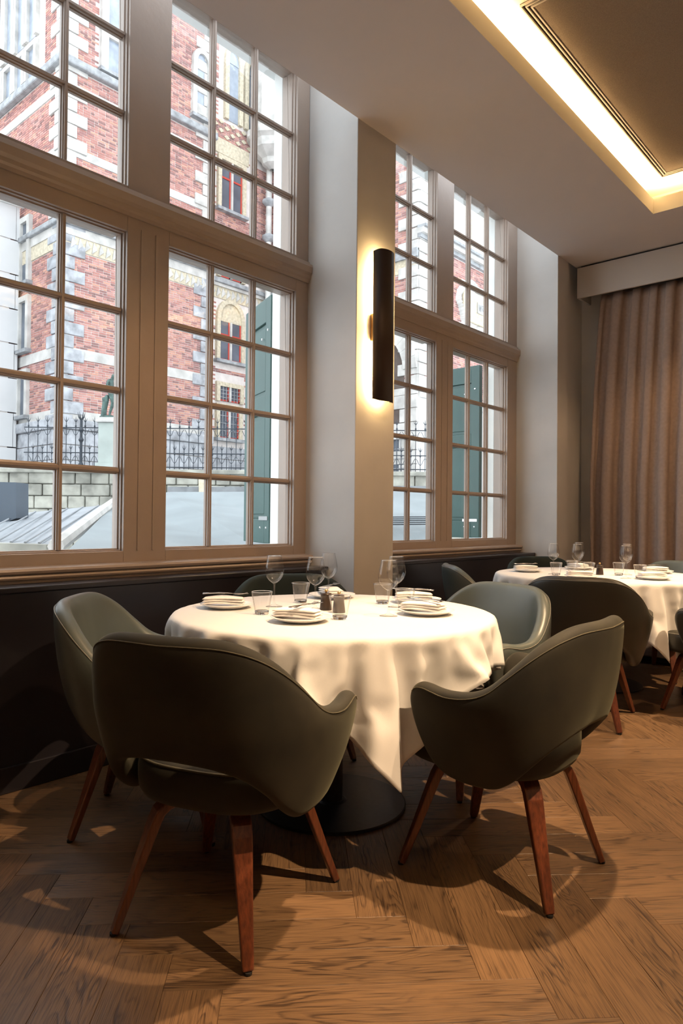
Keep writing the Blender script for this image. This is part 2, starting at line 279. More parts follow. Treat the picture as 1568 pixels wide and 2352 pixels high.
# draped tablecloth: millimetre offsets of a 61 x 61 grid
CLOTH = [
-357,-14,-23,-25,-26,-25,-26,-26,-26,-25,-26,-25,-25,-11,26,24,15,1,2,2,1,-2,-23,-20,-18,9,7,26,3,-7,10,16,23,20,20,9,17,-1,-17,-6,-5,4,10,14,17,18,20,23,24,21,26,26,25,26,21,21,26,25,-9,-1,
20,11,-8,-1,0,0,-1,1,0,1,0,1,-1,2,-2,-10,1,4,4,0,-1,0,1,6,1,-3,-1,-1,-1,-3,0,-3,-3,-1,5,2,-20,1,19,17,-2,-3,-12,3,1,0,0,1,2,-10,5,-1,-1,0,-1,2,3,-3,-24,1,
27,5,4,-1,-1,0,0,0,0,0,0,2,-1,3,3,-1,-14,0,2,3,-3,-3,4,2,5,3,-1,-2,0,0,-4,1,-2,-5,3,-5,-2,1,-8,4,16,2,1,-3,1,1,-1,0,1,-7,11,-4,-11,0,1,-1,1,-1,-13,-7,
32,-2,-13,3,-2,0,-1,0,0,0,0,5,-3,2,4,3,0,-9,-10,3,4,-5,1,0,3,2,5,8,-20,15,-6,-5,3,3,-6,-4,-6,1,2,2,-6,8,4,5,1,1,-1,0,0,-1,7,-5,-15,9,-2,-3,2,1,-7,-15,
25,-1,-3,12,1,0,-1,1,0,0,-1,0,-4,3,16,-2,-1,0,-4,-14,-1,5,-1,-2,0,0,-5,-1,3,14,0,-9,3,2,-3,7,-16,9,-10,2,1,5,-2,-7,9,7,0,0,1,4,3,-8,-16,15,-1,-1,-1,-5,-5,-15,
22,-2,1,5,0,1,-1,1,-1,0,0,1,1,3,3,2,5,-2,-1,-1,-8,-11,5,0,-1,-3,2,0,3,3,12,-11,-11,14,-2,3,-3,-3,-5,-13,22,1,-13,2,18,-16,13,-2,-1,6,1,-9,-14,16,-1,-1,0,-1,0,-24,
12,5,8,-3,-1,1,0,1,-1,1,0,0,0,10,1,1,-9,10,0,-2,0,-2,-14,-1,6,7,-12,-1,4,8,-1,-9,-6,6,-2,8,-1,0,5,-12,12,-5,3,3,-18,12,5,2,0,4,-3,-1,-15,14,-1,-1,0,-1,3,-31,
25,1,2,-1,0,0,-3,-23,23,1,-1,1,2,3,6,1,0,-2,-8,13,-2,-2,0,-4,-17,18,-6,6,-17,8,2,14,2,2,1,0,1,0,0,-1,1,-4,-5,-10,-2,5,-2,6,1,0,2,1,-17,13,-1,-1,0,-1,3,-34,
23,3,5,-1,-2,2,-3,-5,-19,-6,26,0,1,2,2,-5,12,2,-2,-3,-6,12,-4,0,-1,-7,-5,-5,1,14,8,5,1,2,0,0,0,0,-1,1,0,-1,1,0,-1,-3,-5,-12,8,2,-2,1,-6,2,0,1,-2,-1,1,-26,
26,9,-9,-20,0,1,-1,2,3,6,-14,-17,27,4,0,1,-2,-5,11,4,-2,-4,2,5,-5,1,-1,-13,12,9,5,1,0,0,-1,1,0,0,0,1,-1,0,0,0,0,0,0,1,-1,-4,-8,-1,-2,-5,6,0,1,-2,-2,-11,
19,3,-7,-26,14,-10,0,0,0,3,-7,10,6,-24,20,6,-4,-1,0,-7,10,6,-1,-10,8,3,-4,6,6,2,0,-1,1,0,0,0,0,0,0,0,0,0,0,0,0,0,0,0,0,0,0,0,-5,-11,6,0,-3,-5,2,0,
8,2,-4,-12,3,-2,-2,-11,0,-1,2,-17,-4,27,11,-13,-4,12,-5,2,1,-10,4,10,1,-11,3,13,4,1,0,0,0,0,0,0,0,0,0,0,0,0,0,0,0,0,0,0,0,0,0,0,-1,2,-2,-10,-2,4,-5,4,
3,1,-4,-7,-12,22,2,2,-12,-11,0,-6,-16,31,-16,4,2,10,-10,2,-6,5,4,-6,0,-1,7,11,4,0,0,0,0,1,-1,0,0,1,-1,0,0,0,0,0,0,1,-1,0,0,1,-1,0,0,1,-1,0,0,-5,-5,6,
-7,0,1,-3,-14,24,-1,0,-6,6,-15,1,-19,13,-8,-17,5,-1,0,16,7,-5,-12,6,7,-8,7,11,4,-1,1,0,0,0,0,0,0,0,0,0,0,0,1,-1,0,0,0,0,0,0,0,0,0,0,0,0,0,0,1,-3,
-6,1,-3,0,-14,20,-1,1,-3,0,0,4,-23,11,7,-1,-2,-11,3,0,-3,12,11,-1,-15,2,8,11,5,-1,0,0,0,0,0,0,0,0,0,0,0,0,0,0,0,0,0,0,0,0,0,0,0,0,0,0,0,0,0,0,
0,-2,-6,1,-13,15,1,0,-2,-2,0,-3,0,10,-1,5,0,6,-2,-4,-1,-1,3,-8,6,16,-8,11,3,-1,0,0,0,0,0,0,0,0,0,0,0,0,0,0,0,0,0,0,0,0,0,0,0,0,0,0,0,0,0,0,
0,0,0,-1,-9,7,-1,0,-1,-2,-1,-3,-1,10,0,-1,5,-1,5,5,2,-4,5,-16,8,10,-10,12,4,0,0,0,1,-1,0,0,1,-1,0,0,1,-1,0,0,1,-1,0,0,1,-1,0,0,1,-1,0,0,1,-1,0,0,
1,-1,0,0,0,-3,-2,1,0,-2,-3,0,-1,8,-1,-3,-1,20,-18,-1,4,8,1,-3,9,-2,-9,9,7,0,0,0,0,0,0,0,0,0,0,0,0,0,0,0,0,0,0,0,0,0,0,0,0,0,0,0,0,0,0,0,
0,0,0,0,0,0,0,-5,1,-2,-5,1,1,6,-3,0,0,1,22,1,-4,-5,-1,2,-2,-3,5,2,7,1,0,0,0,0,0,0,0,0,0,0,0,0,0,0,0,0,0,0,0,0,0,0,0,0,0,0,0,0,0,0,
0,0,0,0,0,0,0,0,-1,-5,-2,6,-2,-1,-1,2,0,2,1,23,-1,0,-1,-8,1,0,-1,-1,10,3,1,-1,0,0,0,0,0,0,0,0,0,0,0,0,0,0,0,0,0,0,0,0,0,0,0,0,0,0,0,0,
0,0,1,-1,0,0,1,-1,0,0,-2,0,-4,0,3,1,1,0,-1,-1,22,0,-1,1,1,-1,2,-1,-3,4,2,-1,0,0,0,1,-1,0,0,1,-1,0,0,1,-1,0,0,1,-1,0,0,1,-1,0,0,1,-1,0,0,1,
-1,0,0,0,0,0,0,0,0,0,0,0,-4,1,3,-2,1,-1,1,-1,0,23,0,0,0,-1,1,-11,2,9,2,-1,1,0,0,0,0,0,0,0,0,0,0,0,0,0,0,0,0,0,0,0,0,0,0,0,0,0,0,0,
0,0,0,0,0,0,0,0,0,0,0,0,0,-1,0,0,1,-4,-1,-1,2,1,22,0,-2,-4,-3,-2,10,0,3,2,-1,0,0,0,0,0,0,0,0,0,0,0,0,0,0,0,0,0,0,0,0,0,0,0,0,0,0,0,
0,0,0,0,0,0,0,0,0,0,0,0,0,0,0,-2,1,0,1,-3,1,0,-3,20,-1,1,1,0,0,0,1,3,-1,2,-1,0,0,1,-1,0,0,1,-1,0,0,1,-1,0,0,1,-1,0,0,1,-1,0,0,1,-1,0,
0,1,-1,0,0,1,-1,0,0,1,-1,0,0,0,0,0,0,-1,-2,-5,6,-2,-3,-1,9,0,-5,0,16,3,0,0,2,0,0,0,0,0,0,0,0,0,0,0,0,0,0,0,0,0,0,0,0,0,0,0,0,0,0,0,
0,0,0,0,0,0,0,0,0,0,0,0,0,0,1,-1,0,-1,-3,-1,5,-7,-1,2,3,-1,2,7,7,-9,5,4,10,0,0,0,0,0,0,0,0,0,0,0,0,0,0,0,0,0,0,0,0,0,0,0,0,0,0,0,
0,0,0,0,0,0,0,0,0,0,0,0,0,0,0,0,0,0,0,-1,0,0,0,-9,-2,-6,13,2,3,2,2,-1,3,1,0,0,0,0,0,0,0,0,0,0,0,0,0,0,0,0,0,0,0,0,0,0,0,0,0,0,
0,0,0,0,0,0,0,0,0,0,0,0,0,0,0,0,0,0,0,0,1,-2,-10,-2,4,-4,0,15,3,4,0,1,3,-3,2,0,0,0,0,0,1,-1,0,0,1,-1,0,0,1,-1,0,0,1,-1,0,0,1,-1,0,0,
1,-1,0,0,1,-1,0,0,1,-1,0,0,1,-1,0,0,1,-1,0,0,0,0,-4,3,-2,-1,-1,-1,21,-8,-1,3,5,5,0,0,0,1,-1,0,0,0,0,0,0,0,0,0,0,0,0,0,0,0,0,0,0,0,0,0,
0,0,0,0,0,0,0,0,0,0,0,0,0,0,0,0,0,0,0,0,0,0,0,0,0,0,0,0,-1,0,17,7,1,-6,-1,7,0,0,0,0,0,0,0,0,0,0,0,0,0,0,0,0,0,0,0,0,0,0,0,0,
0,0,0,0,0,0,0,0,0,0,0,0,0,0,0,0,0,0,0,0,0,0,1,-1,0,0,1,0,-1,0,14,9,-5,1,6,1,-1,0,0,0,0,0,0,0,0,0,0,0,0,0,1,-1,0,0,1,-1,0,0,1,-1,
0,0,1,-1,0,0,1,-1,0,0,1,-1,0,0,1,-1,0,0,0,0,0,0,0,0,0,1,0,-1,0,0,0,24,-10,6,6,-1,0,0,0,1,-1,0,0,1,-1,0,0,1,-1,0,0,0,0,0,0,0,0,0,0,0,
0,0,0,0,0,0,0,0,0,0,0,0,0,0,0,0,0,0,0,1,-1,0,0,1,-1,0,-3,3,1,-3,0,-1,21,4,0,-4,1,1,3,-1,0,0,0,0,0,0,0,0,0,0,0,0,0,0,0,0,0,0,0,0,
0,0,0,0,0,0,0,0,0,0,0,0,0,0,0,0,0,0,0,0,0,0,0,0,0,0,0,-1,-2,-5,7,-1,0,18,-2,2,-2,6,4,-1,0,0,0,0,0,0,0,0,0,0,0,0,0,0,0,0,0,0,0,0,
0,0,0,0,0,0,0,0,0,0,0,0,0,0,0,0,0,0,0,0,0,0,0,0,0,0,0,0,-1,-4,0,-7,-3,-3,20,-1,-1,7,0,-1,1,1,-1,0,0,1,-1,0,0,1,-1,0,0,1,-1,0,0,1,-1,0,
0,1,-1,0,0,1,-1,0,0,1,-1,0,0,1,-1,0,0,1,-1,0,0,1,-1,0,0,1,-1,0,-1,1,0,0,0,0,0,20,2,3,0,0,-1,1,0,0,0,0,0,0,0,0,0,0,0,0,0,0,0,0,0,0,
0,0,0,0,0,0,0,0,0,0,0,0,0,0,0,0,0,0,0,0,0,0,0,0,0,0,0,0,0,-2,3,-1,0,-2,-2,-1,22,3,0,0,0,1,-1,0,0,0,0,0,0,0,0,0,0,0,0,0,0,0,0,0,
0,0,0,0,0,0,0,0,0,0,0,0,0,0,0,0,0,0,0,0,0,0,0,0,0,0,0,0,0,0,-4,1,0,0,-2,0,0,23,-2,3,1,0,0,0,0,0,0,0,0,0,0,0,0,0,0,0,0,0,0,0,
0,0,0,0,0,0,0,1,-1,0,0,1,-1,0,0,1,-1,0,0,1,-1,0,0,1,-1,0,0,0,0,0,-1,1,-2,-1,-2,-1,0,1,23,2,-2,-4,3,1,2,-1,1,0,1,-1,0,0,1,-1,0,0,1,-1,0,0,
1,-1,0,0,1,-1,0,0,0,0,0,0,0,0,0,0,0,0,0,0,0,0,0,0,0,0,0,0,1,-1,0,-2,0,-8,1,2,2,1,0,25,0,-5,2,-3,1,2,3,0,0,0,0,0,0,0,0,0,0,0,0,0,
0,0,0,0,0,0,0,0,0,0,0,0,0,0,0,0,0,0,0,0,0,0,0,0,0,0,0,0,0,0,0,0,-7,-3,9,-3,-1,2,3,0,25,-1,0,-2,2,0,-3,-3,6,1,0,0,0,0,0,0,0,0,0,0,
0,0,0,0,0,0,0,0,0,0,0,0,0,0,0,0,0,0,0,0,0,0,0,0,0,0,0,0,0,0,0,0,-2,1,1,-8,-2,9,1,-3,0,25,0,0,-12,-2,-2,3,9,-1,5,0,0,0,1,-1,0,0,1,-1,
0,0,1,-1,0,0,1,-1,0,0,1,-1,0,0,1,-1,0,0,1,-1,0,0,1,-1,0,0,1,-1,0,0,1,-2,0,-5,-6,0,-1,3,-7,3,14,1,24,0,-16,6,0,6,1,0,1,1,2,0,0,0,0,0,0,0,
0,0,0,0,0,0,0,0,0,0,0,0,0,0,0,0,0,0,0,0,0,0,0,0,0,0,0,0,0,0,0,0,1,-3,-7,1,-4,5,2,-4,-5,-6,18,22,-19,6,5,4,1,1,0,1,1,2,1,0,0,0,0,0,
0,0,0,0,0,0,0,0,0,0,0,0,0,0,0,0,0,0,0,0,0,0,0,0,0,0,0,0,0,0,0,0,0,-1,-6,3,2,-1,-5,-2,1,-1,-7,-1,4,1,7,6,1,0,3,0,-1,-5,3,6,0,0,0,0,
0,0,0,0,0,0,0,0,0,0,0,0,0,0,0,0,0,0,0,0,0,0,0,0,0,0,0,0,0,0,0,0,0,0,-8,-11,-7,11,7,5,0,1,-2,-10,-1,8,1,8,2,3,0,-1,0,-10,9,-1,2,5,-1,0,
0,1,-1,0,0,1,-1,0,0,1,-1,0,0,1,-1,0,0,1,-1,0,0,1,-1,0,0,1,-1,0,0,1,-1,0,0,0,-5,-10,2,0,-17,-5,10,1,-10,6,14,1,11,1,8,2,-2,2,-3,-17,17,-1,2,-4,6,3,
0,0,0,0,0,0,0,0,0,0,0,0,0,0,0,0,0,0,0,0,0,0,0,0,0,0,0,0,0,0,0,0,0,0,-3,-11,9,2,0,-3,-9,-19,-1,9,18,-3,-2,5,18,-6,4,-2,-9,-16,23,-3,-2,-3,10,-5,
9,2,1,-1,0,0,0,0,0,0,0,0,0,0,0,0,0,0,0,0,0,0,0,0,0,0,0,0,0,0,0,0,0,0,-2,-8,-1,-6,6,3,4,-1,-2,-10,-6,-8,21,-2,10,-7,7,-3,-2,-16,27,-2,-4,-4,9,-4,
7,-6,11,2,0,0,0,0,0,0,0,0,0,0,0,0,0,0,0,1,-1,0,0,0,0,0,0,0,0,0,0,0,-1,1,-4,-13,-9,15,0,-5,4,2,6,-1,0,-3,-23,-9,3,-25,25,5,1,-20,30,-3,-10,3,10,-1,
3,-12,10,-4,8,5,0,0,1,-1,0,0,1,-1,0,0,1,-1,0,0,0,0,0,0,1,-1,0,0,1,-1,0,0,0,0,-5,-12,-4,-1,-7,18,-2,-3,4,1,6,1,-1,-1,-24,-10,0,0,4,-6,8,3,-6,11,4,-4,
1,-10,8,-1,6,-5,2,9,2,-1,0,0,0,0,0,0,0,0,0,0,0,0,0,0,0,0,0,0,0,0,0,0,0,-2,-6,-6,-8,-2,3,-5,2,13,-2,-1,0,-2,11,1,0,-1,-18,0,0,1,-11,18,-4,9,3,-1,
0,-10,3,6,0,1,1,0,-8,11,6,0,0,0,0,0,0,0,0,0,0,0,0,0,0,0,0,0,0,0,-1,1,-1,-5,-8,-9,-8,21,-5,-5,-4,-7,10,8,-2,-2,4,7,1,1,0,0,1,0,-18,23,8,2,-1,-6,
2,3,-6,8,-1,-1,-5,-8,-4,15,-6,2,14,2,2,-1,0,0,0,0,0,0,1,-1,0,0,0,-1,1,0,0,0,-6,-6,-13,-2,-6,7,6,10,-2,-9,-8,-3,15,-1,4,1,-4,14,-1,1,-1,1,-7,15,4,-2,1,-2,
5,0,-14,16,-1,-4,-1,-7,-2,2,1,0,3,2,1,7,4,2,1,0,0,0,0,-1,1,0,0,1,-1,-1,-2,-5,-6,-15,-3,15,-13,-1,10,-5,12,0,0,-9,-10,-2,22,3,-1,-1,-2,10,0,0,9,2,0,0,1,0,
3,0,-15,15,0,-9,5,-4,-7,2,2,1,3,0,2,3,-15,0,11,-1,7,3,2,1,1,-1,0,-1,-2,-2,-8,-1,-10,1,17,-16,1,6,-5,-11,4,-5,26,0,-7,-9,-8,-1,17,8,-2,-4,1,9,3,10,1,0,-1,3,
-1,1,-12,15,-1,-15,12,-1,-10,-2,6,0,-1,6,-1,0,-15,6,5,3,3,0,-11,-3,3,-3,10,-11,-2,-3,7,14,-7,1,8,-6,-3,-9,8,-1,-10,-6,8,12,3,6,-9,-10,-7,0,12,5,2,-1,-1,10,11,1,0,0,
-2,2,-7,11,-1,-17,14,0,-7,-8,7,2,-2,-1,-1,8,0,-10,3,4,0,4,-4,-4,1,-12,14,-5,1,-10,13,5,-9,3,2,5,-5,4,-16,4,10,-7,-10,6,1,18,-1,-1,-9,-10,-6,1,12,4,1,1,-2,12,0,-1,
0,0,-1,7,0,-16,12,-1,-1,-14,3,5,-1,1,0,3,-2,-6,0,5,4,-6,4,-5,9,-15,3,5,-5,0,4,8,-8,-6,-1,14,0,-4,0,-2,-11,1,14,-14,5,-6,14,2,8,-3,-10,-10,-5,1,12,5,1,-1,13,-1,
1,-1,1,-1,-1,0,8,-4,-3,-6,-9,8,-1,-1,6,2,-5,3,-12,4,8,-1,-4,-2,10,-7,3,-7,2,-12,-1,15,1,-10,2,12,3,-3,-10,0,5,4,-6,-5,8,-24,4,2,29,-1,1,-3,-12,-10,-3,2,10,6,1,12,
1,-1,1,-1,0,0,-2,4,3,-4,-8,-4,3,0,3,4,-5,3,-2,-13,11,-1,2,2,-3,2,-5,-4,3,1,-3,-2,10,-2,3,4,8,2,-27,6,4,4,-5,4,3,5,-13,-21,1,2,30,2,0,-3,-14,-9,-3,3,9,6,
13,0,-1,0,-3,2,-1,-1,-1,0,6,-16,5,3,1,2,0,1,0,-5,1,-1,1,0,-2,2,-1,-6,1,2,0,-1,0,0,2,7,3,-6,5,3,1,0,-1,0,-1,-1,-9,1,-12,-10,0,1,33,0,0,-2,-18,-7,-1,3,
8,155,-9,-2,0,2,1,1,2,2,3,4,4,7,-16,-3,-2,-20,-24,-23,-24,-24,-23,-9,-15,-17,-24,-25,0,-26,-25,-23,-20,-11,-15,13,-21,-17,-18,-16,-22,-21,-22,-19,-19,-15,-15,-13,10,3,14,-1,-1,-1,-2,-7,-1,2,2,22,
26,-5,17,7,1,0,0,0,1,-1,-2,1,1,-1,-8,2,-14,2,4,1,-1,0,1,-1,-9,0,3,0,0,-3,0,0,-2,-2,-1,11,-24,3,2,1,-2,0,-1,0,1,2,-1,0,1,-10,18,-8,-4,-3,-3,-3,2,-1,-2,20,
2,-21,7,23,1,1,1,-2,0,-1,0,1,2,-2,-4,-6,0,-5,-4,4,1,0,0,0,0,-3,-3,1,-1,0,-3,0,0,0,-3,5,-10,-5,0,-8,6,1,0,0,0,1,0,-1,1,1,18,-16,-15,0,0,-1,1,0,1,19,
2,-17,-4,0,24,1,1,-1,1,-1,0,-1,1,-7,4,-6,-3,-1,3,-14,7,1,1,0,0,1,-2,-4,-8,4,10,-11,2,-1,0,-1,-7,-8,4,-1,1,-9,9,-1,-1,1,0,0,0,-1,24,-17,-18,0,0,-2,1,0,1,12,
5,-13,-6,3,-2,26,0,0,0,-1,1,-1,1,-2,1,-24,9,0,1,2,-3,-3,3,0,0,0,0,3,0,-1,-4,0,-6,-1,0,-1,3,-12,10,-11,-2,0,6,-6,3,0,-3,0,0,0,22,-15,-16,-1,2,-1,0,-2,-3,11,
13,-16,-3,-2,-3,1,26,0,-1,1,0,0,0,-1,-3,-6,-1,-12,8,0,1,2,-12,8,0,0,-1,1,0,-1,-1,2,-8,-2,0,1,1,-2,0,-6,-2,2,2,-10,3,0,0,3,-2,-1,16,-9,-14,-3,5,-1,-1,-1,-1,17,
9,-21,-7,-2,-1,-1,0,25,1,0,-1,1,0,-1,-11,-2,0,6,-8,-2,3,1,0,-1,-2,-1,0,2,0,-3,-1,0,-3,-2,0,0,0,0,0,1,-7,1,-3,2,1,-13,8,-1,2,0,4,-7,-3,-5,6,-1,-1,-1,-1,15,
1,1,-25,1,1,-1,1,-3,1,24,1,0,-1,-3,-4,-5,-2,-1,3,5,-14,6,1,0,2,-11,7,0,-1,1,-1,-1,-2,1,0,0,-1,0,0,0,0,0,-1,-3,-7,0,1,-3,1,0,0,4,4,-16,4,-1,-2,-1,0,6,
7,10,-9,4,-10,-17,2,-2,-2,5,-6,23,3,-3,-2,-3,3,-9,-2,2,3,4,-13,6,1,-1,2,-3,1,-1,-3,-1,0,0,0,0,0,1,0,-1,0,0,0,0,0,0,-2,-2,-10,2,2,-2,5,-12,1,1,-1,-1,0,0,
23,0,-13,-21,14,-1,3,-6,-10,-1,25,-22,-12,8,19,-1,0,0,2,-7,-5,3,5,-1,-6,4,0,0,-2,-2,-1,-1,0,0,0,0,0,0,0,0,1,0,0,0,-1,0,0,0,0,0,-4,-7,-1,-5,-3,4,-1,2,-2,-3,
29,-11,-10,-16,0,-3,2,0,-1,1,-1,24,1,-36,-8,6,20,9,2,0,2,-5,-7,2,6,-5,-3,4,-3,-2,0,0,0,0,0,-1,0,0,0,0,0,0,0,0,0,1,0,0,0,-1,0,0,-1,-3,-13,5,0,-3,-4,1,
26,-11,-8,-11,-7,1,-1,-1,0,1,0,-2,18,-11,18,-10,-29,-3,16,18,-2,0,5,-2,-9,0,8,-1,-8,-1,-1,0,0,0,0,0,1,0,0,-1,0,0,0,0,0,0,0,0,0,0,1,0,0,-1,0,-2,-11,-2,5,-5,
18,-9,-8,-7,-7,1,8,4,5,-12,-7,16,-8,20,1,4,-1,-1,-19,-19,4,31,-3,-3,5,-1,0,-5,-6,-1,0,0,0,0,0,0,0,0,0,0,1,0,0,0,-1,0,0,0,0,0,0,0,0,0,1,0,0,0,-8,-6,
8,-17,-2,4,-4,-2,15,0,1,-12,5,-8,-6,18,22,1,-1,2,1,0,-5,-20,-8,28,-2,-5,6,-4,-7,-1,0,0,0,0,0,-1,0,0,0,0,0,0,0,0,0,1,0,0,0,-1,0,0,0,0,0,0,0,0,0,1,
-4,-9,-1,-4,-4,-6,13,1,1,-7,1,0,4,-18,2,23,1,0,1,-1,0,0,0,-13,-14,23,-1,-5,-6,-2,0,0,0,0,0,0,1,0,0,-1,0,0,0,0,0,0,0,0,0,0,1,0,0,-1,0,0,0,0,0,0,
0,0,-3,-8,0,-16,12,4,-2,-4,-2,0,-2,-1,15,-3,24,0,-4,2,2,0,0,0,1,-1,-19,10,-7,-2,0,0,0,0,0,0,0,0,0,0,1,0,0,-1,0,0,0,0,0,0,0,0,0,0,1,0,0,0,-1,0,
0,0,0,0,-3,-17,13,-4,0,-3,-4,-1,-2,-1,16,5,3,24,-1,-1,-5,-2,5,-5,9,-3,-9,9,-12,-2,0,0,0,0,-1,0,0,0,0,0,0,0,0,0,1,0,0,0,-1,0,0,0,0,0,0,0,0,0,0,1,
0,0,-1,0,0,0,-6,-8,4,-3,-5,-2,0,-1,17,8,4,1,13,11,0,-1,-4,-1,3,-11,2,8,-8,-6,0,0,0,0,0,1,0,0,-1,0,0,0,0,0,0,0,0,0,0,1,0,0,0,-1,0,0,0,0,0,0,
0,0,0,1,0,0,0,-1,-13,0,-2,-6,0,1,21,8,0,-1,0,3,3,7,5,1,-1,1,1,-3,-2,-8,-1,0,0,0,0,0,0,0,0,1,0,0,0,-1,0,0,0,0,0,0,0,0,0,0,1,0,0,-1,0,0,
0,0,0,0,0,0,0,0,1,-4,-15,-3,11,-3,20,2,-4,-1,-3,-5,2,1,2,5,10,-3,0,2,1,-10,-5,2,0,-1,0,0,0,0,0,0,0,0,0,0,1,0,0,-1,0,0,0,0,0,0,0,0,0,0,1,0,
0,0,-1,0,0,0,0,0,0,0,1,-7,0,-11,25,-4,-4,-3,-5,-3,-4,0,-6,-2,2,6,8,-6,4,5,-4,0,-1,0,1,0,0,0,-1,0,0,0,0,0,0,0,0,0,1,0,0,0,-1,0,0,0,0,0,0,0,
0,0,0,1,0,0,0,-1,0,0,0,0,0,-14,18,-11,3,-3,-3,-1,-2,-1,-3,3,-4,0,0,3,22,-1,-11,-3,0,0,0,0,0,0,0,1,0,0,-1,0,0,0,0,0,0,0,0,0,0,1,0,0,0,-1,0,0,
0,0,0,0,0,0,0,0,1,0,0,0,-1,1,-5,-4,3,-5,-8,-3,1,1,5,-4,3,13,8,2,1,-12,1,-5,-1,0,0,0,0,0,0,0,0,0,0,1,0,0,0,-1,0,0,0,0,0,0,0,0,0,0,1,0,
0,-1,0,0,0,0,0,0,0,0,0,0,0,1,-1,-1,-12,2,0,2,-6,2,-1,-6,13,1,-2,-6,-1,9,-1,-3,-4,1,0,0,0,-1,0,0,0,0,0,0,0,0,0,0,1,0,0,-1,0,0,0,0,0,0,0,0,
0,0,1,0,0,0,-1,0,0,0,0,0,0,0,0,0,1,-9,2,-9,-6,9,-6,-3,-2,25,0,0,1,-10,-13,2,4,-2,-1,0,0,0,1,0,0,0,-1,0,0,0,0,0,0,0,0,0,1,0,0,0,-1,0,0,0,
0,0,0,0,0,0,0,1,0,0,-1,0,0,0,0,0,0,0,-4,-14,-1,10,-12,-2,2,4,25,0,-1,-3,4,-3,-2,-13,-1,0,0,0,0,0,0,0,0,1,0,0,-1,0,0,0,0,0,0,0,0,0,0,1,0,0,
0,-1,0,0,0,0,0,0,0,0,0,1,0,0,0,0,-1,0,0,0,-8,-2,0,15,10,0,4,22,-1,-3,-4,-2,1,-4,-4,2,0,-1,0,0,0,0,0,0,0,0,0,1,0,0,0,-1,0,0,0,0,0,0,0,0,
0,0,1,0,0,-1,0,0,0,0,0,0,0,0,0,0,0,1,0,0,0,-3,6,12,0,-2,3,-1,20,-3,-4,-1,-1,-11,9,-3,0,0,1,0,0,-1,0,0,0,0,0,0,0,0,0,0,1,0,0,-1,0,0,0,0,
0,0,0,0,0,0,1,0,0,-1,0,0,0,0,0,0,0,0,0,0,0,0,-1,10,-4,3,0,2,2,-13,-9,-1,2,7,15,7,-1,-1,0,0,0,0,1,0,0,0,-1,0,0,0,0,0,0,0,0,0,1,0,0,0,
-1,0,0,0,0,0,0,0,0,0,1,0,0,0,-1,0,0,0,0,0,0,0,0,0,-1,0,-10,-3,0,0,-26,8,12,12,11,0,-11,0,0,0,0,0,0,0,0,0,0,1,0,0,-1,0,0,0,0,0,0,0,0,0,
0,1,0,0,-1,0,0,0,0,0,0,0,0,0,0,1,0,0,-1,0,0,0,0,0,0,0,-11,7,-2,-7,0,-12,23,7,-1,-10,-1,0,0,1,-1,0,0,0,0,0,0,0,0,0,0,1,0,0,0,-1,0,0,0,0,
0,0,0,0,0,1,0,0,0,-1,0,0,0,0,0,0,0,0,0,1,0,0,0,-1,1,-2,-9,3,1,-5,2,-5,-12,-4,5,10,9,-6,3,2,-1,1,0,0,0,-1,0,0,0,0,0,0,0,0,0,0,1,0,0,-1,
0,0,0,0,0,0,0,0,0,0,1,0,0,-1,0,0,0,0,0,0,0,0,0,0,1,-1,1,6,-6,-6,10,1,1,9,-7,-8,-6,1,23,-6,0,0,0,0,0,0,1,0,0,0,-1,0,0,0,0,0,0,0,0,0,
1,0,0,0,-1,0,0,0,0,0,0,0,0,0,1,0,0,0,-1,0,0,0,0,0,0,0,0,1,3,4,6,-8,-1,1,14,2,-1,1,-5,-11,5,1,0,0,0,0,0,0,0,0,0,1,0,0,0,-1,0,0,0,0,
0,0,0,0,0,1,0,0,-1,0,0,0,0,0,0,0,0,0,0,1,0,0,-1,0,0,0,0,0,1,2,7,-1,7,2,0,14,-1,2,-16,0,-7,9,6,0,-1,0,0,0,0,0,0,0,0,0,0,0,1,0,0,-1,
0,0,0,0,0,0,0,0,0,1,0,0,0,-1,0,0,0,0,0,0,0,0,0,1,0,0,0,0,0,1,-5,-3,-6,1,1,1,12,-1,-14,3,-4,8,-4,6,0,1,0,0,0,-1,0,0,0,0,0,0,0,0,0,0,
1,0,0,-1,0,0,0,0,0,0,0,0,0,0,1,0,0,-1,0,0,0,0,0,0,0,0,0,0,0,0,5,-14,-4,0,-5,-2,-3,10,-12,0,3,2,-5,-3,10,1,0,0,0,0,1,0,0,0,-1,0,0,0,0,0,
0,0,0,0,1,0,0,0,-1,0,0,0,0,0,0,0,0,0,1,0,0,0,-1,0,0,0,0,0,0,0,1,7,-3,0,2,2,1,-1,11,2,-6,-6,-5,0,4,4,3,-1,0,0,0,0,0,0,0,1,0,0,-1,0,
0,0,0,0,0,0,0,0,0,1,0,0,-1,0,0,0,0,0,0,0,0,0,0,1,0,0,0,-1,0,0,0,2,-7,10,3,1,2,-2,1,10,-9,8,7,-5,-4,-2,-2,3,0,0,0,0,0,0,0,0,0,0,0,1,
0,0,0,-1,0,0,0,0,0,0,0,0,0,1,0,0,0,-1,0,0,0,0,0,0,0,0,0,0,1,0,0,0,2,1,11,-2,-1,-4,0,0,4,2,9,-3,5,-1,-5,-10,4,2,0,0,0,-1,0,0,0,0,0,0,
0,0,0,0,1,0,0,-1,0,0,0,0,0,0,0,0,0,0,1,0,0,-1,0,0,0,0,0,0,0,0,0,0,0,10,2,-26,-6,-2,3,5,2,6,1,0,5,-11,-7,-6,-3,17,4,0,0,0,1,0,0,0,-1,0,
